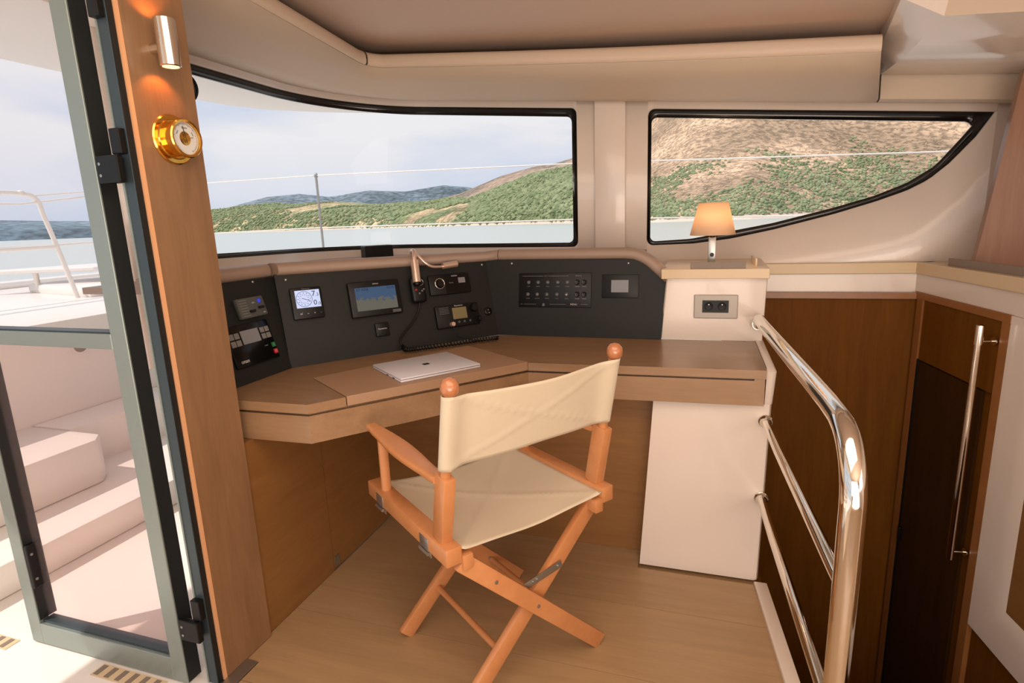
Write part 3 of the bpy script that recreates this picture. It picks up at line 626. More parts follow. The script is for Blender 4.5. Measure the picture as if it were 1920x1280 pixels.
# ---------------- console ----------------
con=thing('instrument_console','black vinyl instrument console standing along the back of the desk','console',(-1,2,.73))
CB1=(-.807,2.242);CT1=(-.812,2.290);CB2=(-1.340,1.585);CT2=(-1.405,1.640);CB3=(-1.349,1.215);CT3=(-1.449,1.215)
ZB,ZT1,ZT2=.7305,1.05,1.055
def slab(quad,th=.012):
    a,b,c,d=[V(*q) for q in quad]; n=(b-a).cross(d-a).normalized(); bm=bmesh.new()
    f=[bm.verts.new(p) for p in (a,b,c,d)]; g=[bm.verts.new(p-n*th) for p in (a,b,c,d)]
    bm.faces.new(f); bm.faces.new(g[::-1])
    for k in range(4): bm.faces.new((f[k],f[(k+1)%4],g[(k+1)%4],g[k]))
    return bm
BC,sC,tC=V(-1.338,1.585,.73),V(.6309,.7759,0),V(-.1919,.1561,.9689); nC=sC.cross(tC)
BR,sR,tR=V(-.807,2.238,.73),V(1,0,0),V(0,.1518,.9884); nR=sR.cross(tR)
BL,sL,tL=V(-1.345,1.25,.73),V(.0209,.9998,0),V(-.3025,.0063,.9531); nL=sL.cross(tL)
MC,MR,ML=frame(BC,sC,tC,nC),frame(BR,sR,tR,nR),frame(BL,sL,tL,nL)
def panelpoly(Mx,poly,z0=-.012,z1=0): return prism(poly,z0,z1,Mx)
obj('left_panel',panelpoly(ML,[(-.05,0.001),(.343,.001),(.414,.325),(-.05,.325)]),M['console'],con)
obj('centre_panel',panelpoly(MC,[(-.004,.001),(.8435,.001),(.843,.318),(-.008,.330)]),M['console'],con)
obj('right_panel',panelpoly(MR,[(-.003,.001),(.667,.001),(.685,.232),(.625,.285),(.57,.312),(-.064,.319)]),M['console'],con)
for Mx,s,t in ((MC,.028,.315-.006),(MC,.82,.305),(MR,.054,.301),(MR,.536,.296),(ML,.308,.318)):
    obj('screw',lathe([(0,.0022),(.0035,.002),(.005,0)],Mx@Matrix.Translation((s,t,0)),14),M['steel'],con,smooth=60)
# padded cap in three lengths
cp=thing('console_cap','brown leather padded rail along the top of the instrument console','trim',(-1,2,1.04))
def capseg(line,name='cap_section'):
    """line: list of (point on front bottom edge, outward(back) dir)"""
    rows=[]
    prof_=[(0.004,0),(-.008,.004),(-.012,.014),(-.011,.026),(-.004,.036),(.010,.040),(.04,.040),(.06,.036),(.06,0),(.004,0)]
    for p,b,*up_ in line:
        up=up_[0] if up_ else V(0,0,1)
        p=V(*p); b=V(*b).normalized(); rows.append([tuple(p+b*x+up*(z*1.08)) for x,z in prof_])
    bm=loft(rows); 
    for r in (rows[0],rows[-1]): bm.faces.new([bm.verts.new(q) for q in r[:-1]])
    bmesh.ops.remove_doubles(bm,verts=bm.verts,dist=.0004)
    return obj(name,bm,M['cap'],cp,smooth=50)
bL=V(-1,0,0); bC=V(-.776,.631,0); bR=V(0,1,0)
pL0=(-1.450,1.20,1.042); pL1=(-1.4415,1.640,1.042); j1=(bL+bC).normalized()
pL1=tuple(BL+sL*.395+tL*.3275); pC0=tuple(BC+sC*(-.002)+tC*.325); pC1=tuple(BC+sC*.842+tC*.3165); pR0=tuple(BR+sR*.002+tR*.3165)
capseg([(pL0,bL),(tuple(V(*pL1)-sL*.004),j1)])
capseg([(tuple(V(*pC0)+sC*.004),j1),(tuple(V(*pC1)),(bC+bR)),(tuple(BR+sR*(-.004)+tR*.3165),bR)])
crv=[(-.001,.3160),(.45,.3135),(.53,.3120),(.565,.306),(.60,.288),(.635,.258),(.668,.228),(.676,.221)]
def upv(i):
    a=crv[max(i-1,0)];b=crv[min(i+1,len(crv)-1)]; d=V(b[0]-a[0],0,b[1]-a[1]).normalized(); return V(-d.z,0,d.x)
crv=smoothpath([(a,b,0) for a,b in crv],4); crv=[(p.x,p.y) for p in crv]
capseg([(tuple(BR+sR*s+tR*t),bR,upv(i)) for i,(s,t) in enumerate(crv)])
# instruments
def unit(Mx,name,label,cat,s0,t0,s1,t1,th,m='black',bev=.004):
    c=Mx@V((s0+s1)/2,(t0+t1)/2,0); T=thing(name,label,cat,c); obj('housing',bx(bmesh.new(),(s0,t0,.0005),(s1,t1,th),Mx,bev),M[m],T,smooth=40); return T
def flat(Mx,name,s0,t0,s1,t1,z,mm,par,th=.0008,bev=0): return obj(name,bx(bmesh.new(),(s0,t0,z),(s1,t1,z+th),Mx,bev),M[mm],par)
def knob(Mx,name,s,t,r,z0,h,mm,par): return obj(name,lathe([(0,h),(r*.85,h),(r,h*.7),(r,0)],Mx@Matrix.Translation((s,t,z0)),20),M[mm],par,smooth=40)
# wind display
w=unit(MC,'wind_display','small square display with a lit white dial showing wind speed','display',.031,.163,.138,.274,.016)
flat(MC,'screen',.046,.202,.130,.264,.016,'screen_blue',w)
scn=obj('dial_ring',tube([MC@V(.075+.027*math.cos(a),.233+.027*math.sin(a),.0172) for a in [2*math.pi*k/32 for k in range(33)]],.0007,6,caps=False),M['ink'],w)
bm=bmesh.new()
for k in range(12): bx(bm,(-.0008,.019,.017),(.0008,.023,.0175),MC@Matrix.Translation((.075,.233,0))@Matrix.Rotation(k*math.pi/6,4,'Z'))
for k in range(12): bx(bm,(-.0011,.014,.017),(.0011,.016,.0175),MC@Matrix.Translation((.075,.233,0))@Matrix.Rotation((k+.5)*math.pi/6,4,'Z'))
obj('dial_ticks',bm,M['ink'],w,kind='stuff')
obj('needle',bx(bmesh.new(),(-.0008,-.008,.0172),(.0008,.022,.0178),MC@Matrix.Translation((.075,.233,0))@Matrix.Rotation(R(-112),4,'Z')),M['ink'],w)
text('7',.027,MC@Matrix.Translation((.109,.249,.0172)),M['ink'],w,'digit'); text('.3',.016,MC@Matrix.Translation((.121,.245,.0172)),M['ink'],w,'digit')
text('0',.025,MC@Matrix.Translation((.111,.217,.0172)),M['ink'],w,'digit'); text('.0',.015,MC@Matrix.Translation((.1235,.213,.0172)),M['ink'],w,'digit')
text('Raymarine',.0065,MC@Matrix.Translation((.085,.2695,.0162)),M['dimtext'],w)
for s,g in ((.058,'o/'),(.081,'^'),(.104,'v'),(.126,'-')): text(g,.011,MC@Matrix.Translation((s,.182 if g!='^' else .179,.0162)),M['text'],w,'button_symbol')
# chart plotter
def chartmat():
    m=D.materials.new('chart_screen'); m.use_nodes=True; t=m.node_tree; b=t.nodes['Principled BSDF']
    tc=N(t,'ShaderNodeTexCoord'); n=N(t,'ShaderNodeTexNoise'); n.inputs['Scale'].default_value=9; n.inputs['Detail'].default_value=4; t.links.new(tc.outputs['Generated'],n.inputs[0])
    s=N(t,'ShaderNodeSeparateXYZ'); t.links.new(tc.outputs['Generated'],s.inputs[0])
    a=N(t,'ShaderNodeMath',operation='MULTIPLY_ADD'); a.inputs[1].default_value=1.0; a.inputs[2].default_value=-.42; t.links.new(s.outputs[2],a.inputs[0])
    c=N(t,'ShaderNodeMath',operation='ADD'); t.links.new(a.outputs[0],c.inputs[0]); t.links.new(n.outputs[0],c.inputs[1])
    r=N(t,'ShaderNodeValToRGB'); r.color_ramp.interpolation='LINEAR'; r.color_ramp.elements[0].position=.50; r.color_ramp.elements[0].color=rgb(116,116,104); r.color_ramp.elements[1].position=.62; r.color_ramp.elements[1].color=rgb(62,100,136)
    t.links.new(c.outputs[0],r.inputs[0]); t.links.new(r.outputs[0],b.inputs['Emission Color']); b.inputs['Emission Strength'].default_value=.6; b.inputs['Base Color'].default_value=rgb(20,20,24); b.inputs['Roughness'].default_value=.12
    return m
p_=unit(MC,'chart_plotter','wide black chart plotter with a lit blue and grey chart','display',.233,.144,.430,.275,.022)
o=flat(MC,'screen',.255,.166,.412,.252,.022,'black',p_); o.data.materials[0]=chartmat()
text('07 4258',.0135,MC@Matrix.Translation((.284,.244,.0232)),M['ink'],p_,'digits'); text('10.19',.0135,MC@Matrix.Translation((.392,.244,.0232)),M['ink'],p_,'digits')
text('SIMRAD',.0065,MC@Matrix.Translation((.337,.263,.0222)),M['text'],p_)
flat(MC,'card_cover',.388,.149,.421,.160,.022,'keyd',p_)
# stereo
s_=unit(MC,'marine_stereo','black marine stereo with a silver-ringed dial, right of the gooseneck lamp','stereo',.558,.195,.742,.277,.014)
flat(MC,'glossy_face',.628,.200,.738,.272,.014,'blackg',s_); obj('dial_ring',tube([MC@V(.603+.020*math.cos(a),.240+.020*math.sin(a),.017) for a in [2*math.pi*k/32 for k in range(33)]],.0022,8,caps=False),M['chrome'],s_,smooth=60)
knob(MC,'volume_knob',.603,.240,.0165,.014,.012,'black',s_); flat(MC,'display_window',.688,.236,.719,.258,.0148,'screen_grey',s_)
text('FUSION',.0075,MC@Matrix.Translation((.672,.2665,.0152)),M['text'],s_); text('Stereo',.007,MC@Matrix.Translation((.655,.240,.0152)),M['dimtext'],s_)
# VHF
v_=unit(MC,'vhf_radio','black VHF radio with an amber display and knobs','radio',.564,.060,.757,.150,.016)
flat(MC,'lcd',.637,.091,.701,.137,.016,'lcdo',v_)
for k in range(5): obj('speaker_slot',bx(bmesh.new(),(.580,.140-.006*k,.016),(.622,.1425-.006*k,.0168),MC),M['keyd'],v_)
knob(MC,'channel_knob',.735,.129,.017,.016,.016,'black',v_); knob(MC,'squelch_knob',.753,.081,.011,.016,.014,'black',v_)
for s in (.660,.685,.711): knob(MC,'button',s,.078,.005,.016,.002,'keyd',v_)
pg=knob(MC,'microphone_plug',.625,.072,.010,.016,.018,'copper',v_); text('Raymarine',.009,MC@Matrix.Translation((.668,.145,.0163)),M['text'],v_)
rs=thing('round_switch','round black socket with two bright pins right of the VHF radio','switch',tuple(MC@V(.809,.106,0)))
obj('bezel',lathe([(0,.006),(.012,.006),(.017,.004),(.018,0)],MC@Matrix.Translation((.809,.106,.0005)),24),M['blackg'],rs,smooth=40)
for s,t in ((.807,.112),(.810,.100)): knob(MC,'pin',s,t,.003,.006,.004,'steel',rs)
q_=unit(MC,'alarm_buzzer','small square black unit below the chart plotter','unit',.313,.065,.366,.116,.014); text('Raymarine',.008,MC@Matrix.Translation((.339,.093,.0143)),M['text'],q_)
# handset microphone on hook + cord
hm=thing('handset_microphone','black handheld radio microphone hanging on the console','microphone',tuple(MC@V(.50,.215,0)))
obj('body',bx(bmesh.new(),(.470,.172,.012),(.530,.272,.040),MC,.012,3),M['black'],hm,smooth=40)
obj('grille_ring',tube([MC@V(.505+.017*math.cos(a),.250+.013*math.sin(a),.041) for a in [2*math.pi*k/24 for k in range(25)]],.001,6,caps=False),M['steel'],hm)
knob(MC,'red_button',.488,.222,.004,.040,.002,'red',hm)
for s,t in ((.500,.207),(.512,.216),(.520,.222)): knob(MC,'button',s,t,.0035,.040,.002,'key',hm)
obj('hook',bx(bmesh.new(),(.492,.20,.0005),(.508,.25,.013),MC),M['black'],hm)
dz=lambda x,y,z=.736:(x,y,z)
cordpts=[MC@V(.499,.172,.028),MC@V(.485,.13,.020),MC@V(.455,.095,.018),MC@V(.42,.065,.018),MC@V(.395,.035,.022),MC@V(.40,.012,.030)]
cend=[V(-1.035,1.855,.743),V(-.975,1.905,.743),V(-.90,1.985,.743),V(-.83,2.06,.743),V(-.765,2.115,.743)]
pth=smoothpath(cordpts,8)+smoothpath([cordpts[-1]]+cend,8)[1:]
cd_=thing('coiled_cord','coiled black microphone cord lying on the desk behind the laptop','cord',tuple(cend[1]))
obj('straight_cord',tube(smoothpath(cordpts,8),.0035,8),M['black'],cd_,smooth=60)
base_=smoothpath([cordpts[-1]]+cend,60); hel=[]
for i,p in enumerate(base_[::1]):
    t=(base_[min(i+1,len(base_)-1)]-base_[max(i-1,0)]).normalized(); u=t.cross(V(0,0,1)).normalized(); v=u.cross(t); a=i*.85; hel.append(p+(u*math.cos(a)+v*math.sin(a))*.0062+V(0,0,.002))
obj('coil',tube(hel,.0032,6),M['black'],cd_,smooth=60)
obj('lead',tube(smoothpath([MC@V(.625,.072,.03),MC@V(.627,.05,.03),MC@V(.629,.025,.03),V(-.86,2.06,.745),V(-.80,2.085,.740),cend[-1]],6),.0022,8),M['black'],cd_,smooth=60)
# gooseneck chart lamp
gl=thing('gooseneck_lamp','rosy chrome chart lamp with a hanging head and bent gooseneck on the console','lamp',tuple(MC@V(.50,.34,.02)))
hd0=MC@V(.499,.335,.045); hd1=MC@V(.490,.247,.055)
obj('shade',cyl(bmesh.new(),hd1,hd0,.0165,.0155,n=28),M['copper'],gl,smooth=40); obj('neck_joint',cyl(bmesh.new(),hd0,hd0+(hd0-hd1).normalized()*.012,.009,n=20),M['copper'],gl,smooth=40)
obj('lens',cyl(bmesh.new(),hd1-(hd0-hd1).normalized()*.010,hd1,.0125,.0155,n=24),M['black'],gl,smooth=40)
obj('stem',tube(smoothpath([hd0,MC@V(.505,.36,.042),MC@V(.508,.376,.03),MC@V(.510,.376,.005),MC@V(.510,.36,-.01)],6),.008,14),M['copper'],gl,smooth=60)
obj('gooseneck',tube(smoothpath([MC@V(.510,.372,.028),MC@V(.520,.35,.045),MC@V(.537,.322,.055),MC@V(.562,.305,.055),MC@V(.60,.302,.050),MC@V(.618,.303,.050)],6),.0052,14),M['copper'],gl,smooth=60)
obj('second_head',cyl(bmesh.new(),MC@V(.612,.304,.050),MC@V(.675,.308,.052),.0125,n=24),M['copper'],gl,smooth=40)
bb=thing('black_box','small black box on the sill in front of the long window','box',(-1.5,2.5,1.05))
MX=frame(V(-1.556,2.453,1.05),V(.6309,.7759,0),V(-.7759,.6309,0),V(0,0,1))
obj('case',bx(bmesh.new(),(0,0,.0),(.143,.07,.056),MX,.002,1),M['black'],bb)
obj('lid_plate',bx(bmesh.new(),(.004,.004,.056),(.139,.066,.0585),MX,.001,1),M['keyd'],bb)
# left panel units
g_=unit(ML,'autopilot_unit','dark grey control unit with a blue light, upper of two on the left panel','control unit',.189,.199,.306,.267,.018,'keyd',.006)
knob(ML,'blue_indicator',.283,.250,.007,.018,.001,'blue',g_)
for s,t in ((.281,.227),(.240,.219)): obj('toggle',bx(bmesh.new(),(s-.012,t-.004,.018),(s+.010,t+.004,.026),ML,.002),M['black'],g_)
for k in range(7): obj('rib',bx(bmesh.new(),(.197,.206+.0085*k,.018),(.228,.2085+.0085*k,.0188),ML),M['key'],g_)
text('ON',.007,ML@Matrix.Translation((.255,.246,.0185)),M['text'],g_); text('VHF',.006,ML@Matrix.Translation((.290,.209,.0185)),M['text'],g_)
e_=unit(ML,'generator_panel','black generator panel with green and red keys, lower on the left panel','control panel',.108,.052,.294,.187,.010,'blackg',.004)
flat(ML,'screen',.165,.121,.240,.165,.010,'screen_grey',e_)
for s in (.256,.277):
    for t in (.154,.1325): obj('key',bx(bmesh.new(),(s-.009,t-.009,.010),(s+.009,t+.009,.012),ML,.001),M['key'],e_)
for s in (.148,.126):
    for t in (.153,.1295): obj('key',bx(bmesh.new(),(s-.0095,t-.0095,.010),(s+.0095,t+.0095,.012),ML,.001),M['key'],e_)
tag(obj('key',bx(bmesh.new(),(.274,.089,.010),(.290,.105,.0125),ML,.001),M['green'],e_),'green key'); tag(obj('key',bx(bmesh.new(),(.274,.066,.010),(.290,.082,.0125),ML,.001),M['red'],e_),'red key')
text('onan',.017,ML@Matrix.Translation((.146,.070,.0103)),M['text'],e_); text('I',.010,ML@Matrix.Translation((.282,.097,.0127)),M['text'],e_,'key_symbol'); text('O',.010,ML@Matrix.Translation((.282,.074,.0127)),M['text'],e_,'key_symbol')
text('START',.0055,ML@Matrix.Translation((.252,.100,.0103)),M['dimtext'],e_)
# right switch panel
x_=unit(MR,'switch_panel','black switch panel with two rows of round buttons on the right of the console','switch panel',.089,.120,.392,.260,.006,'black',.002)
for j,t in enumerate((.222,.173)):
    for i in range(5):
        s=(.132,.172,.213,.255,.295)[i]-(.003 if j else 0)
        k=knob(MR,'button',s,t,.0075,.006,.003,'keyd',x_)
        knob(MR,'lamp_dot',s,t-.001,.003,.009,.0006,'text' if (i,j)==(4,1) else 'key',k)
        text(('PUMP','LIGHTS','DECK','CABIN','FRIDGE','WATER','ANCHOR','STEAM','FANS','INSTR')[i+5*j],.005,MR@Matrix.Translation((s,t-.017,.0062)),M['dimtext'],x_)
    for s in (.336,.364): obj('socket',lathe([(.005,.002),(.009,.003),(.011,.002),(.011,0)],MR@Matrix.Translation((s,t,.006)),20),M['blackg'],x_,smooth=40); flat(MR,'socket_label',s-.009,t-.0185,s+.009,t-.0165,.006,'dimtext',x_,.0003)
for a,b,t in ((.105,.195,.247),(.215,.300,.247),(.112,.165,.132),(.222,.290,.132),(.350,.380,.132)): flat(MR,'printed_line',a,t,b,t+.0012,.006,'dimtext',x_,.0003)
text('12 V',.0065,MR@Matrix.Translation((.205,.2475,.0062)),M['dimtext'],x_); text('SERVICE',.007,MR@Matrix.Translation((.340,.2475,.0062)),M['dimtext'],x_)
text('MENU',.010,MR@Matrix.Translation((.322,.1325,.0062)),M['text'],x_); text('ON\nOFF',.006,MR@Matrix.Translation((.196,.130,.0062)),M['text'],x_); text('12V',.006,MR@Matrix.Translation((.101,.1325,.0062)),M['dimtext'],x_)
t_=unit(MR,'touch_display','flat black display with a small grey screen, right of the switch panel','display',.435,.160,.578,.252,.005,'black',.002)
flat(MR,'screen',.472,.182,.539,.230,.005,'screen_grey',t_)

# ---------------- laptop ----------------
lt=thing('laptop','closed silver laptop lying on the desk lid','laptop',(-.86,1.68,.732))
pa,pb,pc,pd_=V(-.855,1.480,0),V(-.682,1.702,0),V(-.869,1.880,0),V(-1.043,1.641,0)
sx=(pb-pa); Lx=sx.length; sx.normalize(); sy=V(-sx.y,sx.x,0); Ly=.238
ML2=frame(V(pa.x,pa.y,.7325),sx,sy,V(0,0,1))
obj('base',bx(bmesh.new(),(0,0,.0),(Lx,Ly,.0065),ML2,.002),M['lap'],lt,smooth=40); obj('lid',bx(bmesh.new(),(0,0,.0078),(Lx,Ly,.013),ML2,.002),M['lap'],lt,smooth=40)
obj('gap',bx(bmesh.new(),(.003,.003,.006),(Lx-.003,Ly-.003,.008),ML2),M['black'],lt)
for i in (0,1):
    for j in (0,1): obj('emblem_square',bx(bmesh.new(),(Lx/2-.011+.0115*i,Ly/2+.0-.011+.0115*j,.013),(Lx/2-.0005+.0115*i,Ly/2-.0005+.0115*j,.0133),ML2),M['black'],lt)
for i in (0,1): obj('port',bx(bmesh.new(),(-.0006,.05+.05*i,.002),(.0002,.065+.05*i,.005),ML2),M['black'],lt)

# ---------------- table lamp ----------------
la=thing('table_lamp','small table lamp with a cream cone shade on the white column shelf','lamp',(.035,2.30,1.002))
cxl,cyl_=.038,2.315
o=obj('lamp_shade',lathe([(.0525,1.240),(.0815,1.122)],Matrix.Translation((cxl,cyl_,0)),40),M['shade'],la,smooth=60); solidify(o,.0015)
obj('shade_ring',tube([(cxl+.0525*math.cos(a),cyl_+.0525*math.sin(a),1.240) for a in [2*math.pi*k/32 for k in range(33)]],.0012,6,caps=False),M['cream'],la)
obj('stem',box((cxl-.014,cyl_-.006,1.010),(cxl+.013,cyl_+.006,1.114),bev=.002),M['steel'],la,smooth=40); obj('socket',cyl(bmesh.new(),(cxl,cyl_,1.112),(cxl,cyl_,1.15),.010,n=16),M['black'],la,smooth=40)
obj('foot',box((cxl-.035,cyl_-.035,1.002),(cxl+.035,cyl_+.035,1.011),bev=.002),M['chrome'],la,smooth=40)
obj('switch_knob',cyl(bmesh.new(),(cxl,cyl_-.006,1.048),(cxl,cyl_-.014,1.048),.0075,n=20),M['black'],la,smooth=40)
obj('bulb',lathe([(0,1.195),(.009,1.19),(.012,1.178),(.008,1.16),(.006,1.15)],Matrix.Translation((cxl,cyl_,0)),16),M['bulb'],la,smooth=60)
light('table_lamp_bulb','POINT',(cxl+.004,cyl_,1.185),1.0,(1,.70,.42),.02)

# ---------------- hand rails ----------------
hr=thing('stair_handrail','polished stainless handrail with two lower bars beside the companionway','handrail',(.25,1.0,0))
top=[V(.205,2.20,.820),V(.212,2.0,.822),V(.225,1.7,.825),V(.24,1.35,.829),V(.246,1.20,.830)]
bend=[V(.246+.004*math.sin(a),1.11-.115*math.sin(a),.715+.115*math.cos(a)) for a in [math.pi/2*k/10 for k in range(1,11)]]
pts=top+[V(.247,1.11,.830)]+bend+[V(.25,.995,.60),V(.25,.995,.3),V(.25,.995,.002)]
obj('top_rail',tube(pts,.0205,28),M['chrome'],hr,smooth=60)
obj('wall_end',lathe([(0,-.0),(.0215,0),(.0225,.01),(.021,.03),(0,.03)],frame(V(.205,2.249,.800),V(1,0,0),V(0,0,1),V(0,-1,0)),28),M['chrome'],hr,smooth=40)
obj('end_elbow',tube([V(.205,2.222,.800),V(.205,2.212,.803),V(.205,2.20,.815)],.0195,20),M['chrome'],hr,smooth=60)
for z in (.560,.300):
    b=obj('lower_bar',tube([V(.205,1.845,z),V(.215,1.6,z),V(.249,.998,z)],.0125,20),M['chrome'],hr,smooth=60)
    obj('flange',lathe([(0,0),(.021,0),(.021,.004),(.015,.009),(.0128,.02)],frame(V(.206,1.851,z),V(1,0,0),V(0,0,1),V(0,-1,0)),24),M['chrome'],b,smooth=40)
obj('foot_flange',cyl(bmesh.new(),(.25,.995,.0),(.25,.995,.01),.03,n=28),M['chrome'],hr,smooth=40)
gp=thing('grab_pole','slim upright chrome grab pole beside the companionway door','handrail',(.85,2.15,.4))
obj('pole',tube([(.848,2.153,.0),(.848,2.153,.776)],.0105,20),M['chrome'],gp,smooth=60); obj('sleeve',tube([(.848,2.153,.760),(.848,2.153,.822)],.013,20),M['chrome'],gp,smooth=40)
for z in (.770,.028):
    w0=V(.848,2.153,z); w1=w0+SN*.048
    b=obj('bracket',tube([w0,w1],.0035,10),M['chrome'],gp,smooth=60); obj('flange',cyl(bmesh.new(),w1-SN*.006,w1-SN*.001,.014,n=20),M['chrome'],b,smooth=40)

# ---------------- director chair ----------------
CH=Matrix.Translation((-.5525,1.386,0))@Matrix.Rotation(R(34.84+18.5),4,'Z')
ch=D.objects.new('director_chair',None); COL.objects.link(ch); ch.matrix_world=CH
tag(ch,'folding beech director chair with cream canvas seat and back','chair')
def cpart(name,bm,m,smooth=30,par=None):
    o=obj(name,bm,M[m] if isinstance(m,str) else m,None,smooth); o.parent=par or ch; return o
W2=.2395; YB=-.178; YF=.146; ZR=.485; LEAN=-.08
def bar(bm,p0,p1,w,h,bev=.003,side=(0,1,0)):
    p0=V(*p0);p1=V(*p1); z=(p1-p0); L=z.length; z.normalize(); s=V(*side); s=(s-z*s.dot(z)).normalized(); y=z.cross(s)
    return bx(bm,(-w/2,-h/2,0),(w/2,h/2,L),frame(p0,s,y,z),bev,2)
ZT_=.867; zt0=.655
def post_at(sx_,z): k=(z-ZR)/(ZT_-ZR); return V(sx_*W2,YB+LEAN*k,z)
for sx_ in (-1,1):
    cpart('seat_rail',bx(bmesh.new(),(sx_*W2-.021,-.232,ZR-.044),(sx_*W2+.021,.235,ZR),ID,.004),'cwood')
    cpart('canvas_bar',bx(bmesh.new(),(sx_*(W2-.034)-.014,-.236,ZR-.064),(sx_*(W2-.034)+.014,.232,ZR-.026),ID,.004),'cwood')
    cpart('back_post',bar(bmesh.new(),post_at(sx_,ZR-.002),post_at(sx_,zt0),.030,.046,.003,(1,0,0)),'cwood')
    cpart('dowel',cyl(bmesh.new(),post_at(sx_,zt0),post_at(sx_,ZT_-.015),.0125,n=20),'cwood',60)
    f_=post_at(sx_,ZT_); cpart('finial',lathe([(0,-.022),(.012,-.019),(.0195,-.010),(.021,.0),(.019,.010),(.0115,.019),(0,.0225)],Matrix.Translation(f_),24),'ball',60)
    cpart('front_post',cyl(bmesh.new(),(sx_*W2,YF,ZR-.002),(sx_*W2,YF,.640),.0135,n=20),'cwood',60)
    # shaped arm
    n=18; rows=[]
    for k in range(n+1):
        t=k/n; y=lerp(YB-.012,YF+.062,t); z=.648+.010*math.cos(t*math.pi*1.0)-.0+.006*math.sin(t*math.pi*2)
        z=.640+.012*(1-math.cos(t*math.pi))/2*1.0+.012*max(0,.25-t)*0
        w=.019+.010*math.sin(math.pi*min(1,max(0,(t-.12)/.75)))**1.2 ; h=.010
        if t>.94: w*=.8
        if t<.04: w*=.85
        ring_=[V(sx_*(W2+.004)+w*math.cos(a)**1 if True else 0,y,z+h*math.sin(a)) for a in [2*math.pi*q/12+math.pi/12 for q in range(12)]]
        ring_=[V(sx_*(W2+.004)+w*math.copysign(abs(math.cos(a))**.5,math.cos(a)),y,z+h*math.copysign(abs(math.sin(a))**.5,math.sin(a))) for a in [2*math.pi*q/16+math.pi/16 for q in range(16)]]
        rows.append(ring_+[ring_[0]])
    bm=loft(rows); bm.faces.new([bm.verts.new(p) for p in rows[0][:-1]]); bm.faces.new([bm.verts.new(p) for p in rows[-1][:-1]]); bmesh.ops.remove_doubles(bm,verts=bm.verts,dist=.0003)
    cpart('arm',bm,'cwood',50)
    for y in (-.12,.15):
        h_=cpart('hinge',bx(bmesh.new(),(sx_*(W2+.021)-.001,y-.022,ZR-.044),(sx_*(W2+.021)+.0025,y+.022,ZR-.012),ID,.0008),'steel')
        cpart('hinge_barrel',cyl(bmesh.new(),(sx_*(W2+.0225),y-.022,ZR-.050),(sx_*(W2+.0225),y+.022,ZR-.050),.0045,n=12),'steel',40,h_)
        cpart('hinge_flap',bx(bmesh.new(),(sx_*(W2+.014)-.0012,y-.022,ZR-.064),(sx_*(W2+.014)+.0012,y+.022,ZR-.048),ID,.0005),'steel',30,h_)
# crossed legs, front and rear
zl=ZR-.055; FX=.227
def leg(yc,sgn,dy,front):
    p0=V(-sgn*(W2-.03),yc+dy,zl); p1=V(sgn*FX,yc+dy,.0); d=(p1-p0).normalized()
    bm=bmesh.new(); bar(bm,tuple(p0-d*.012),tuple(p1-d*.012),.020,.046,.004,(0,1,0))
    o=cpart('leg',bm,'cwood')
    return p0,p1,o
for yc,fr in ((-.205,0),(.165,1)):
    a0,a1,oa=leg(yc,1,-.012 if not fr else .012,fr)      # left top -> right foot
    b0,b1,ob=leg(yc,-1,.012 if not fr else -.012,fr)     # right top -> left foot
    for t in ((.185,.47) if not fr else (.52,.70)):
        p=a0.lerp(a1,t); cpart('rivet',cyl(bmesh.new(),(p.x,p.y-.0135,p.z),(p.x,p.y-.008,p.z),.0045,n=14),'steel',60,oa)
    p=b0.lerp(b1,.30); cpart('rivet',cyl(bmesh.new(),(p.x,p.y-.0135,p.z),(p.x,p.y-.008,p.z),.0045,n=14),'steel',60,ob)
    if not fr: ra,rb=(a0,a1),(b0,b1)
    else: fa,fb=(a0,a1),(b0,b1)
cpart('stretcher_rod',cyl(bmesh.new(),rb[0].lerp(rb[1],.72)+V(0,.0,0),fb[0].lerp(fb[1],.72),.0085,n=16),'cwood',60)
cpart('stretcher_rod',cyl(bmesh.new(),ra[0].lerp(ra[1],.72),fa[0].lerp(fa[1],.72),.0085,n=16),'cwood',60)
# metal locking brace on the rear legs
q0=rb[0].lerp(rb[1],.30)+V(0,-.016,0); q1=ra[0].lerp(ra[1],.36)+V(0,.014,0)
bm=bmesh.new(); d=(q1-q0); bar(bm,tuple(q0-d.normalized()*.012),tuple(q1+d.normalized()*.012),.0025,.020,.0008,(0,1,0)); br=cpart('locking_brace',bm,'steel')
for t in (0,.52,.62,1): p=q0.lerp(q1,t); cpart('rivet',cyl(bmesh.new(),(p.x,p.y-.005,p.z),(p.x,p.y+.002,p.z),.004,n=12),'steel',60,br)
cpart('cross_block',cyl(bmesh.new(),(0,-.225,(zl)*.5),(0,-.182,(zl)*.5),.006,n=14),'steel',60)
# canvas seat with pressed fold lines
def fold(u,v):   # u,v in 0..1 : raised creases of the X fold
    h=0
    for a in (abs(v-u),abs(v-(1-u))): h=max(h,.0050*math.exp(-(a/.016)**2))
    return h
n1,n2=44,36; rows=[]
for j in range(n2+1):
    v=j/n2; y=lerp(-.232,.222,v); r_=[]
    for i in range(n1+1):
        u=i/n1; x=lerp(-(W2-.021),(W2-.021),u)
        z=ZR-.012-.026*math.sin(math.pi*u)**1.0*(.75+.25*math.sin(math.pi*v))+fold(u,v)+.002*math.sin(9*u+5*v)*math.sin(math.pi*u)
        yy=y+(.030*math.sin(math.pi*u)*( .5-v)*.9)
        r_.append((x,yy,z))
    rows.append(r_)
o=cpart('canvas_seat',loft(rows),'canvas',60); md=o.modifiers.new('t','SOLIDIFY'); md.thickness=.0022; md.offset=0
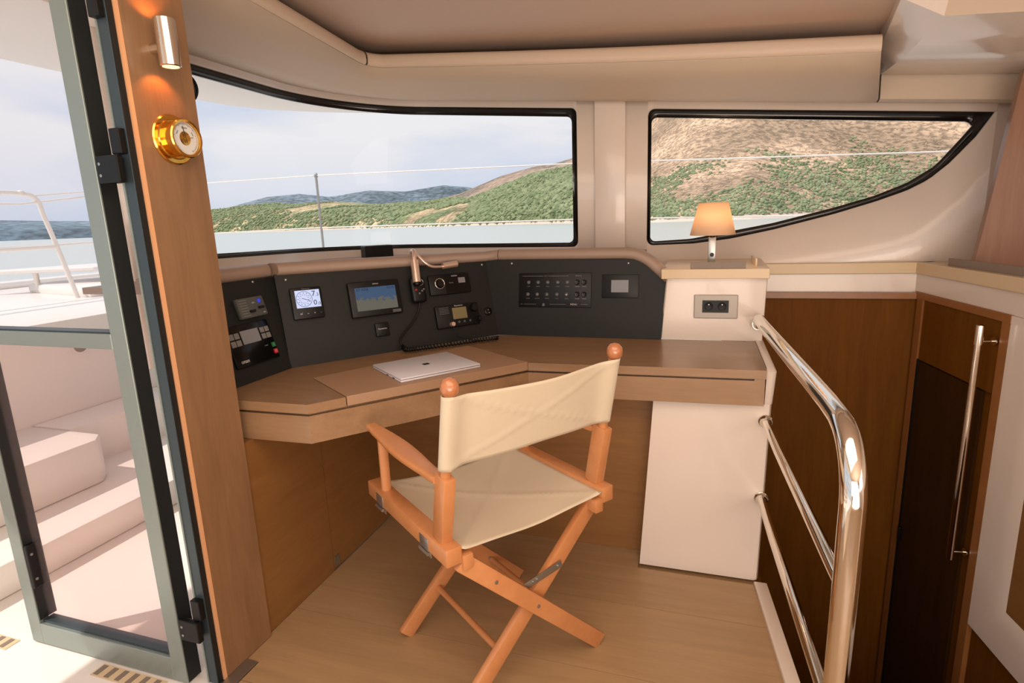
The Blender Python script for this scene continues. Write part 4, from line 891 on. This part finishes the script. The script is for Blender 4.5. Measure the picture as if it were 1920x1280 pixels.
# canvas back: a sleeve wrapped round both posts
def back_pt(u,v,side):
    zb=lerp(.690,.848,v)
    k=(zb-ZR)/(ZT_-ZR); yb=YB+LEAN*k
    if side==0:   # panel seen from behind
        x=lerp(-W2,W2,u); bow=-.016*math.sin(math.pi*u)
        sag=-.014*math.sin(math.pi*u)*(1 if v>.5 else -.2)*abs(2*v-1)
        return V(x,yb+bow-.002-fold(u,v)*.8,zb+sag)
rows=[]
n1,n2=48,20
for j in range(n2+1):
    v=j/n2; r_=[]; zb=lerp(.672,.850,v); k=(zb-ZR)/(ZT_-ZR); yb=YB+LEAN*k; rad=.0165
    for q in range(7): # left wrap (front -> outside -> rear)
        a=math.pi/2+math.pi*q/7; r_.append((-W2+rad*math.cos(a),yb+rad*math.sin(a),zb))
    for i in range(n1+1):
        u=i/n1; e_=min(u,1-u); bow=-rad*math.exp(-(e_/.06)**2)-.010*math.sin(math.pi*u)
        x=lerp(-W2,W2,u); sag=-(.013*v)*math.sin(math.pi*u)
        r_.append((x,yb+bow-fold(u,v)*.9+.0016*math.sin(14*u+3*v),zb+sag))
    for q in range(1,8):
        a=-math.pi/2+math.pi*q/7; r_.append((W2+rad*math.cos(a),yb+rad*math.sin(a),zb))
    rows.append(r_)
o=cpart('canvas_back',loft(rows),'canvas',60); md=o.modifiers.new('t','SOLIDIFY'); md.thickness=.0022; md.offset=0

# ---------------- sea and land ----------------
SEA=-1.5
def seamat():
    m=D.materials.new('sea_water'); m.use_nodes=True; t=m.node_tree; b=t.nodes['Principled BSDF']
    b.inputs['Base Color'].default_value=rgb(182,188,184); b.inputs['Roughness'].default_value=.3; b.inputs['Specular IOR Level'].default_value=.5
    tc=N(t,'ShaderNodeTexCoord'); n=N(t,'ShaderNodeTexNoise'); n.inputs['Scale'].default_value=.6; n.inputs['Detail'].default_value=6; t.links.new(tc.outputs['Object'],n.inputs[0])
    bp=N(t,'ShaderNodeBump'); bp.inputs['Strength'].default_value=.6; bp.inputs['Distance'].default_value=.25; t.links.new(n.outputs[0],bp.inputs['Height']); t.links.new(bp.outputs[0],b.inputs['Normal']); return m
M['sea']=seamat()
struct('sea',([(-9000,-3000,SEA),(9000,-3000,SEA),(9000,12000,SEA),(-9000,12000,SEA)],[(0,1,2,3)]),M['sea'],label='calm pale green water')
def noise2(X,Y,scale,seed,oct=4):
    out=np.zeros_like(X); amp=1; tot=0
    for o_ in range(oct):
        rg=np.random.default_rng(seed+o_); g=rg.random((64,64)); fx=X/scale*(2**o_); fy=Y/scale*(2**o_)
        ix=np.floor(fx).astype(int); iy=np.floor(fy).astype(int); tx=fx-ix; ty=fy-iy; tx=tx*tx*(3-2*tx); ty=ty*ty*(3-2*ty)
        a=g[ix%64,iy%64]; b=g[(ix+1)%64,iy%64]; c=g[ix%64,(iy+1)%64]; d=g[(ix+1)%64,(iy+1)%64]
        out+=amp*((a*(1-tx)+b*tx)*(1-ty)+(c*(1-tx)+d*tx)*ty); tot+=amp; amp*=.5
    return out/tot-.5
def landmat(name,green,brown,pale,amt,zmix,hazec=None,haze=0,sc=.02):
    m=D.materials.new(name); m.use_nodes=True; t=m.node_tree; b=t.nodes['Principled BSDF']; b.inputs['Roughness'].default_value=.95; b.inputs['Specular IOR Level'].default_value=.1
    tc=N(t,'ShaderNodeTexCoord'); n=N(t,'ShaderNodeTexNoise'); n.inputs['Scale'].default_value=sc; n.inputs['Detail'].default_value=9; n.inputs['Roughness'].default_value=.68; t.links.new(tc.outputs['Object'],n.inputs[0])
    s=N(t,'ShaderNodeSeparateXYZ'); t.links.new(tc.outputs['Object'],s.inputs[0])
    a=N(t,'ShaderNodeMath',operation='MULTIPLY_ADD'); a.inputs[1].default_value=zmix; t.links.new(s.outputs[2],a.inputs[0]); t.links.new(n.outputs[0],a.inputs[2])
    r=N(t,'ShaderNodeValToRGB'); r.color_ramp.elements[0].position=amt-.03; r.color_ramp.elements[0].color=green; r.color_ramp.elements[1].position=amt+.05; r.color_ramp.elements[1].color=brown
    t.links.new(a.outputs[0],r.inputs[0])
    n2=N(t,'ShaderNodeTexNoise'); n2.inputs['Scale'].default_value=sc*14; n2.inputs['Detail'].default_value=5; t.links.new(tc.outputs['Object'],n2.inputs[0])
    r2=N(t,'ShaderNodeValToRGB'); r2.color_ramp.elements[0].position=.40; r2.color_ramp.elements[0].color=(.55,.55,.55,1); r2.color_ramp.elements[1].position=.60; r2.color_ramp.elements[1].color=(1.15,1.12,1.1,1); t.links.new(n2.outputs[0],r2.inputs[0])
    mm=N(t,'ShaderNodeMixRGB',blend_type='MULTIPLY'); mm.inputs[0].default_value=1; t.links.new(r.outputs[0],mm.inputs[1]); t.links.new(r2.outputs[0],mm.inputs[2])
    n4=N(t,'ShaderNodeTexNoise'); n4.inputs['Scale'].default_value=sc*.7; n4.inputs['Detail'].default_value=4; t.links.new(tc.outputs['Object'],n4.inputs[0])
    r4=N(t,'ShaderNodeValToRGB'); r4.color_ramp.elements[0].position=.42; r4.color_ramp.elements[0].color=(.62,.62,.60,1); r4.color_ramp.elements[1].position=.60; r4.color_ramp.elements[1].color=(1.1,1.08,1.05,1); t.links.new(n4.outputs[0],r4.inputs[0])
    m4=N(t,'ShaderNodeMixRGB',blend_type='MULTIPLY'); m4.inputs[0].default_value=1; t.links.new(mm.outputs[0],m4.inputs[1]); t.links.new(r4.outputs[0],m4.inputs[2]); mm=m4
    # pale rock by the shore
    z=N(t,'ShaderNodeMapRange'); z.inputs[1].default_value=SEA+2.2; z.inputs[2].default_value=SEA+1.2; z.inputs[3].default_value=0; z.inputs[4].default_value=1; t.links.new(s.outputs[2],z.inputs[0])
    m3=N(t,'ShaderNodeMixRGB'); m3.inputs[2].default_value=pale; t.links.new(z.outputs[0],m3.inputs[0]); t.links.new(mm.outputs[0],m3.inputs[1])
    t.links.new(m3.outputs[0],b.inputs['Base Color']); return m
def azpt(az,r): a=np.radians(az); return r*np.sin(a),r*np.cos(a)
def terrain(name,label,az0,az1,naz,rsh,depth,elev,nr,m,rough=.10,seed=1,pw=1.0,stretch=40.):
    az=np.linspace(az0,az1,naz); t=np.linspace(0,1.25,nr); A,T=np.meshgrid(az,t,indexing='ij')
    rs=np.interp(A,*rsh); Rr=rs+T*np.interp(A,*depth) if isinstance(depth,tuple) else rs+T*depth
    X,Y=azpt(A,Rr); E=np.interp(A,*elev); Rt=rs+(np.interp(A,*depth) if isinstance(depth,tuple) else depth)
    Ht=Rt*np.tan(np.radians(E))+2.7
    prof_=np.where(T<=1,np.power(np.clip(T,0,1),pw),1-(T-1)*1.5)
    nz=noise2(X,Y,stretch*3,seed,5)*2
    Z=SEA-.3+Ht*prof_+nz*rough*Ht*np.clip(T*3,0,1)*(1-.6*np.exp(-((T-1)/.12)**2))+np.where(T>0,1.2,0)*np.clip(T*40,0,1)
    P_=np.stack([X.ravel(),Y.ravel(),Z.ravel()],1); idx=np.arange(naz*nr).reshape(naz,nr)
    F=np.stack([idx[:-1,:-1].ravel(),idx[1:,:-1].ravel(),idx[1:,1:].ravel(),idx[:-1,1:].ravel()],1)
    me=D.meshes.new(name); me.from_pydata(P_.tolist(),[],F.tolist()); me.materials.append(m); me.polygons.foreach_set('use_smooth',[True]*len(me.polygons))
    me.update(); o=D.objects.new(name,me); COL.objects.link(o); tag(o,label,kind='structure')
    return o,X,Y,Z,T,A
rshore=([-75,-50,-45,-36,-26,-12,-4,4,11,25,40],[1900,1700,1500,1050,680,350,250,250,300,370,420])
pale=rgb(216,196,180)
M['land_g']=landmat('green_scrub_hill',rgb(130,142,104),rgb(186,174,142),pale,.60,.0,sc=.03)  # land colours made paler and greyer to carry the air haze
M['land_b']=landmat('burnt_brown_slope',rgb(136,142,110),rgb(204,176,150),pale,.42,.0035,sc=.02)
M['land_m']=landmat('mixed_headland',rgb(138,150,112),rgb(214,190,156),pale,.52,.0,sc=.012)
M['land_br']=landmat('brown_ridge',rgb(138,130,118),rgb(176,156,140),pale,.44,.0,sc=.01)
M['land_f']=landmat('far_blue_hills',rgb(118,134,146),rgb(130,144,156),rgb(120,130,140),.5,.0,sc=.002)  # distance haze put into the colours of the far land
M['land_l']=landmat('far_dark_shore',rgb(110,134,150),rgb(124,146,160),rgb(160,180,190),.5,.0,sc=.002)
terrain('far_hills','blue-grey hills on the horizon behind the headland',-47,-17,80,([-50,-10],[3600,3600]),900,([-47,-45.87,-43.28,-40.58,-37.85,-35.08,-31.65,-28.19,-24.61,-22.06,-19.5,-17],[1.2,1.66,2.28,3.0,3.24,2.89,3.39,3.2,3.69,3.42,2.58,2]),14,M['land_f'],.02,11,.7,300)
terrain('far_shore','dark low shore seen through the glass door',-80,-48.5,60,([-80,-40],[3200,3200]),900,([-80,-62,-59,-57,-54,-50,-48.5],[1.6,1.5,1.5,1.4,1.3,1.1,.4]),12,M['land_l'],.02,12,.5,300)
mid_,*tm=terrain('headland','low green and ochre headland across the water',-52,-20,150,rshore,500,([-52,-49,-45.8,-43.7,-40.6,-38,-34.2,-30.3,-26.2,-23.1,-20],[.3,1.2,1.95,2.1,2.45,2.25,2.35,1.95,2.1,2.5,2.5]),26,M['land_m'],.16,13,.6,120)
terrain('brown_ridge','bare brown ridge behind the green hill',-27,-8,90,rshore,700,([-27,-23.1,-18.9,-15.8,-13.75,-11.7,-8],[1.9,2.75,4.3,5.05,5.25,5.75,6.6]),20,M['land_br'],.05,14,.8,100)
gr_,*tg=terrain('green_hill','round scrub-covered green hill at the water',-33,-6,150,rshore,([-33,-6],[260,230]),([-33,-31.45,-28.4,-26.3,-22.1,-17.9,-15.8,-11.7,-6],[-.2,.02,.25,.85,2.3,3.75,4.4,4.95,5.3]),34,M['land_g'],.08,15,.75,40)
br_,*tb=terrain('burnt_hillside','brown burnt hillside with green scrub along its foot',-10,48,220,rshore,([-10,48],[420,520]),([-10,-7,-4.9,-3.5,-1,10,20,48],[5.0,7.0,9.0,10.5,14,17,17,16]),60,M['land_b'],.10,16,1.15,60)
# scrub bushes as solid little crowns (uncountable thousands)
ico=bmesh.new(); bmesh.ops.create_icosphere(ico,subdivisions=1,radius=1); IV=np.array([v.co[:] for v in ico.verts]); IF=np.array([[v.index for v in f.verts] for f in ico.faces]); ico.free()
def scrub(name,label,tr,n,smin,smax,m,pick,seed):
    X,Y,Z,T,A=tr; rg=np.random.default_rng(seed); na,nr=X.shape; pts=[]
    i=rg.random(n*4)*(na-1.001); j=rg.random(n*4)*(nr-1.001)*.8; ii=i.astype(int); jj=j.astype(int); fi=i-ii; fj=j-jj
    bl=lambda G:(G[ii,jj]*(1-fi)+G[ii+1,jj]*fi)*(1-fj)+(G[ii,jj+1]*(1-fi)+G[ii+1,jj+1]*fi)*fj
    x,y,z,t=bl(X),bl(Y),bl(Z),bl(T); keep=pick(x,y,z,t,rg)&(t>.012); x,y,z=x[keep][:n],y[keep][:n],z[keep][:n]
    s=rg.uniform(smin,smax,len(x)); sc=np.stack([s,s,s*.75],1); V_=(IV[None]*sc[:,None]*rg.uniform(.8,1.2,(len(x),len(IV),1))+np.stack([x,y,z+s*.2],1)[:,None]).reshape(-1,3)
    F_=(IF[None]+np.arange(len(x))[:,None,None]*len(IV)).reshape(-1,3)
    me=D.meshes.new(name); me.vertices.add(len(V_)); me.vertices.foreach_set('co',V_.ravel()); me.loops.add(F_.size); me.loops.foreach_set('vertex_index',F_.ravel()); me.polygons.add(len(F_)); me.polygons.foreach_set('loop_start',np.arange(len(F_))*3); me.polygons.foreach_set('use_smooth',np.ones(len(F_),bool)); me.update(); me.validate()
    me.materials.append(m); o=D.objects.new(name,me); COL.objects.link(o); tag(o,label,'shrubs',kind='stuff'); return o
def bushmat(name,c1,c2):
    m=D.materials.new(name); m.use_nodes=True; t=m.node_tree; b=t.nodes['Principled BSDF']; b.inputs['Roughness'].default_value=.95; b.inputs['Specular IOR Level'].default_value=.1
    g=N(t,'ShaderNodeTexCoord'); n=N(t,'ShaderNodeTexNoise'); n.inputs['Scale'].default_value=.12; n.inputs['Detail'].default_value=4; t.links.new(g.outputs['Object'],n.inputs[0])
    r=N(t,'ShaderNodeValToRGB'); r.color_ramp.elements[0].position=.35; r.color_ramp.elements[0].color=c1; r.color_ramp.elements[1].position=.65; r.color_ramp.elements[1].color=c2; t.links.new(n.outputs[0],r.inputs[0]); t.links.new(r.outputs[0],b.inputs['Base Color']); return m
M['bg']=bushmat('bush_green',rgb(108,122,86),rgb(156,162,126)); M['bb']=bushmat('bush_dry',rgb(164,142,118),rgb(210,182,156))  # bush greens paled for haze as well
scrub('scrub','dense green bushes covering the round hill',tg,13000,.9,2.2,M['bg'],lambda x,y,z,t,rg:rg.random(len(x))<.9,1)
scrub('scrub','green and grey bushes over the low headland',tm,7000,1.4,4.0,M['bg'],lambda x,y,z,t,rg:noise2(x,y,160,5,3)>-.03,2)
scrub('scrub','green bushes along the foot of the burnt hillside',tb,15000,.45,1.25,M['bg'],lambda x,y,z,t,rg:(noise2(x,y,45,6,3)+.07-z*.0085+rg.normal(0,.05,len(x))>0),3)
scrub('scrub','dry brown bushes dotted over the burnt hillside',tb,20000,.22,.6,M['bb'],lambda x,y,z,t,rg:(z>6)&(rg.random(len(x))<.8),4)
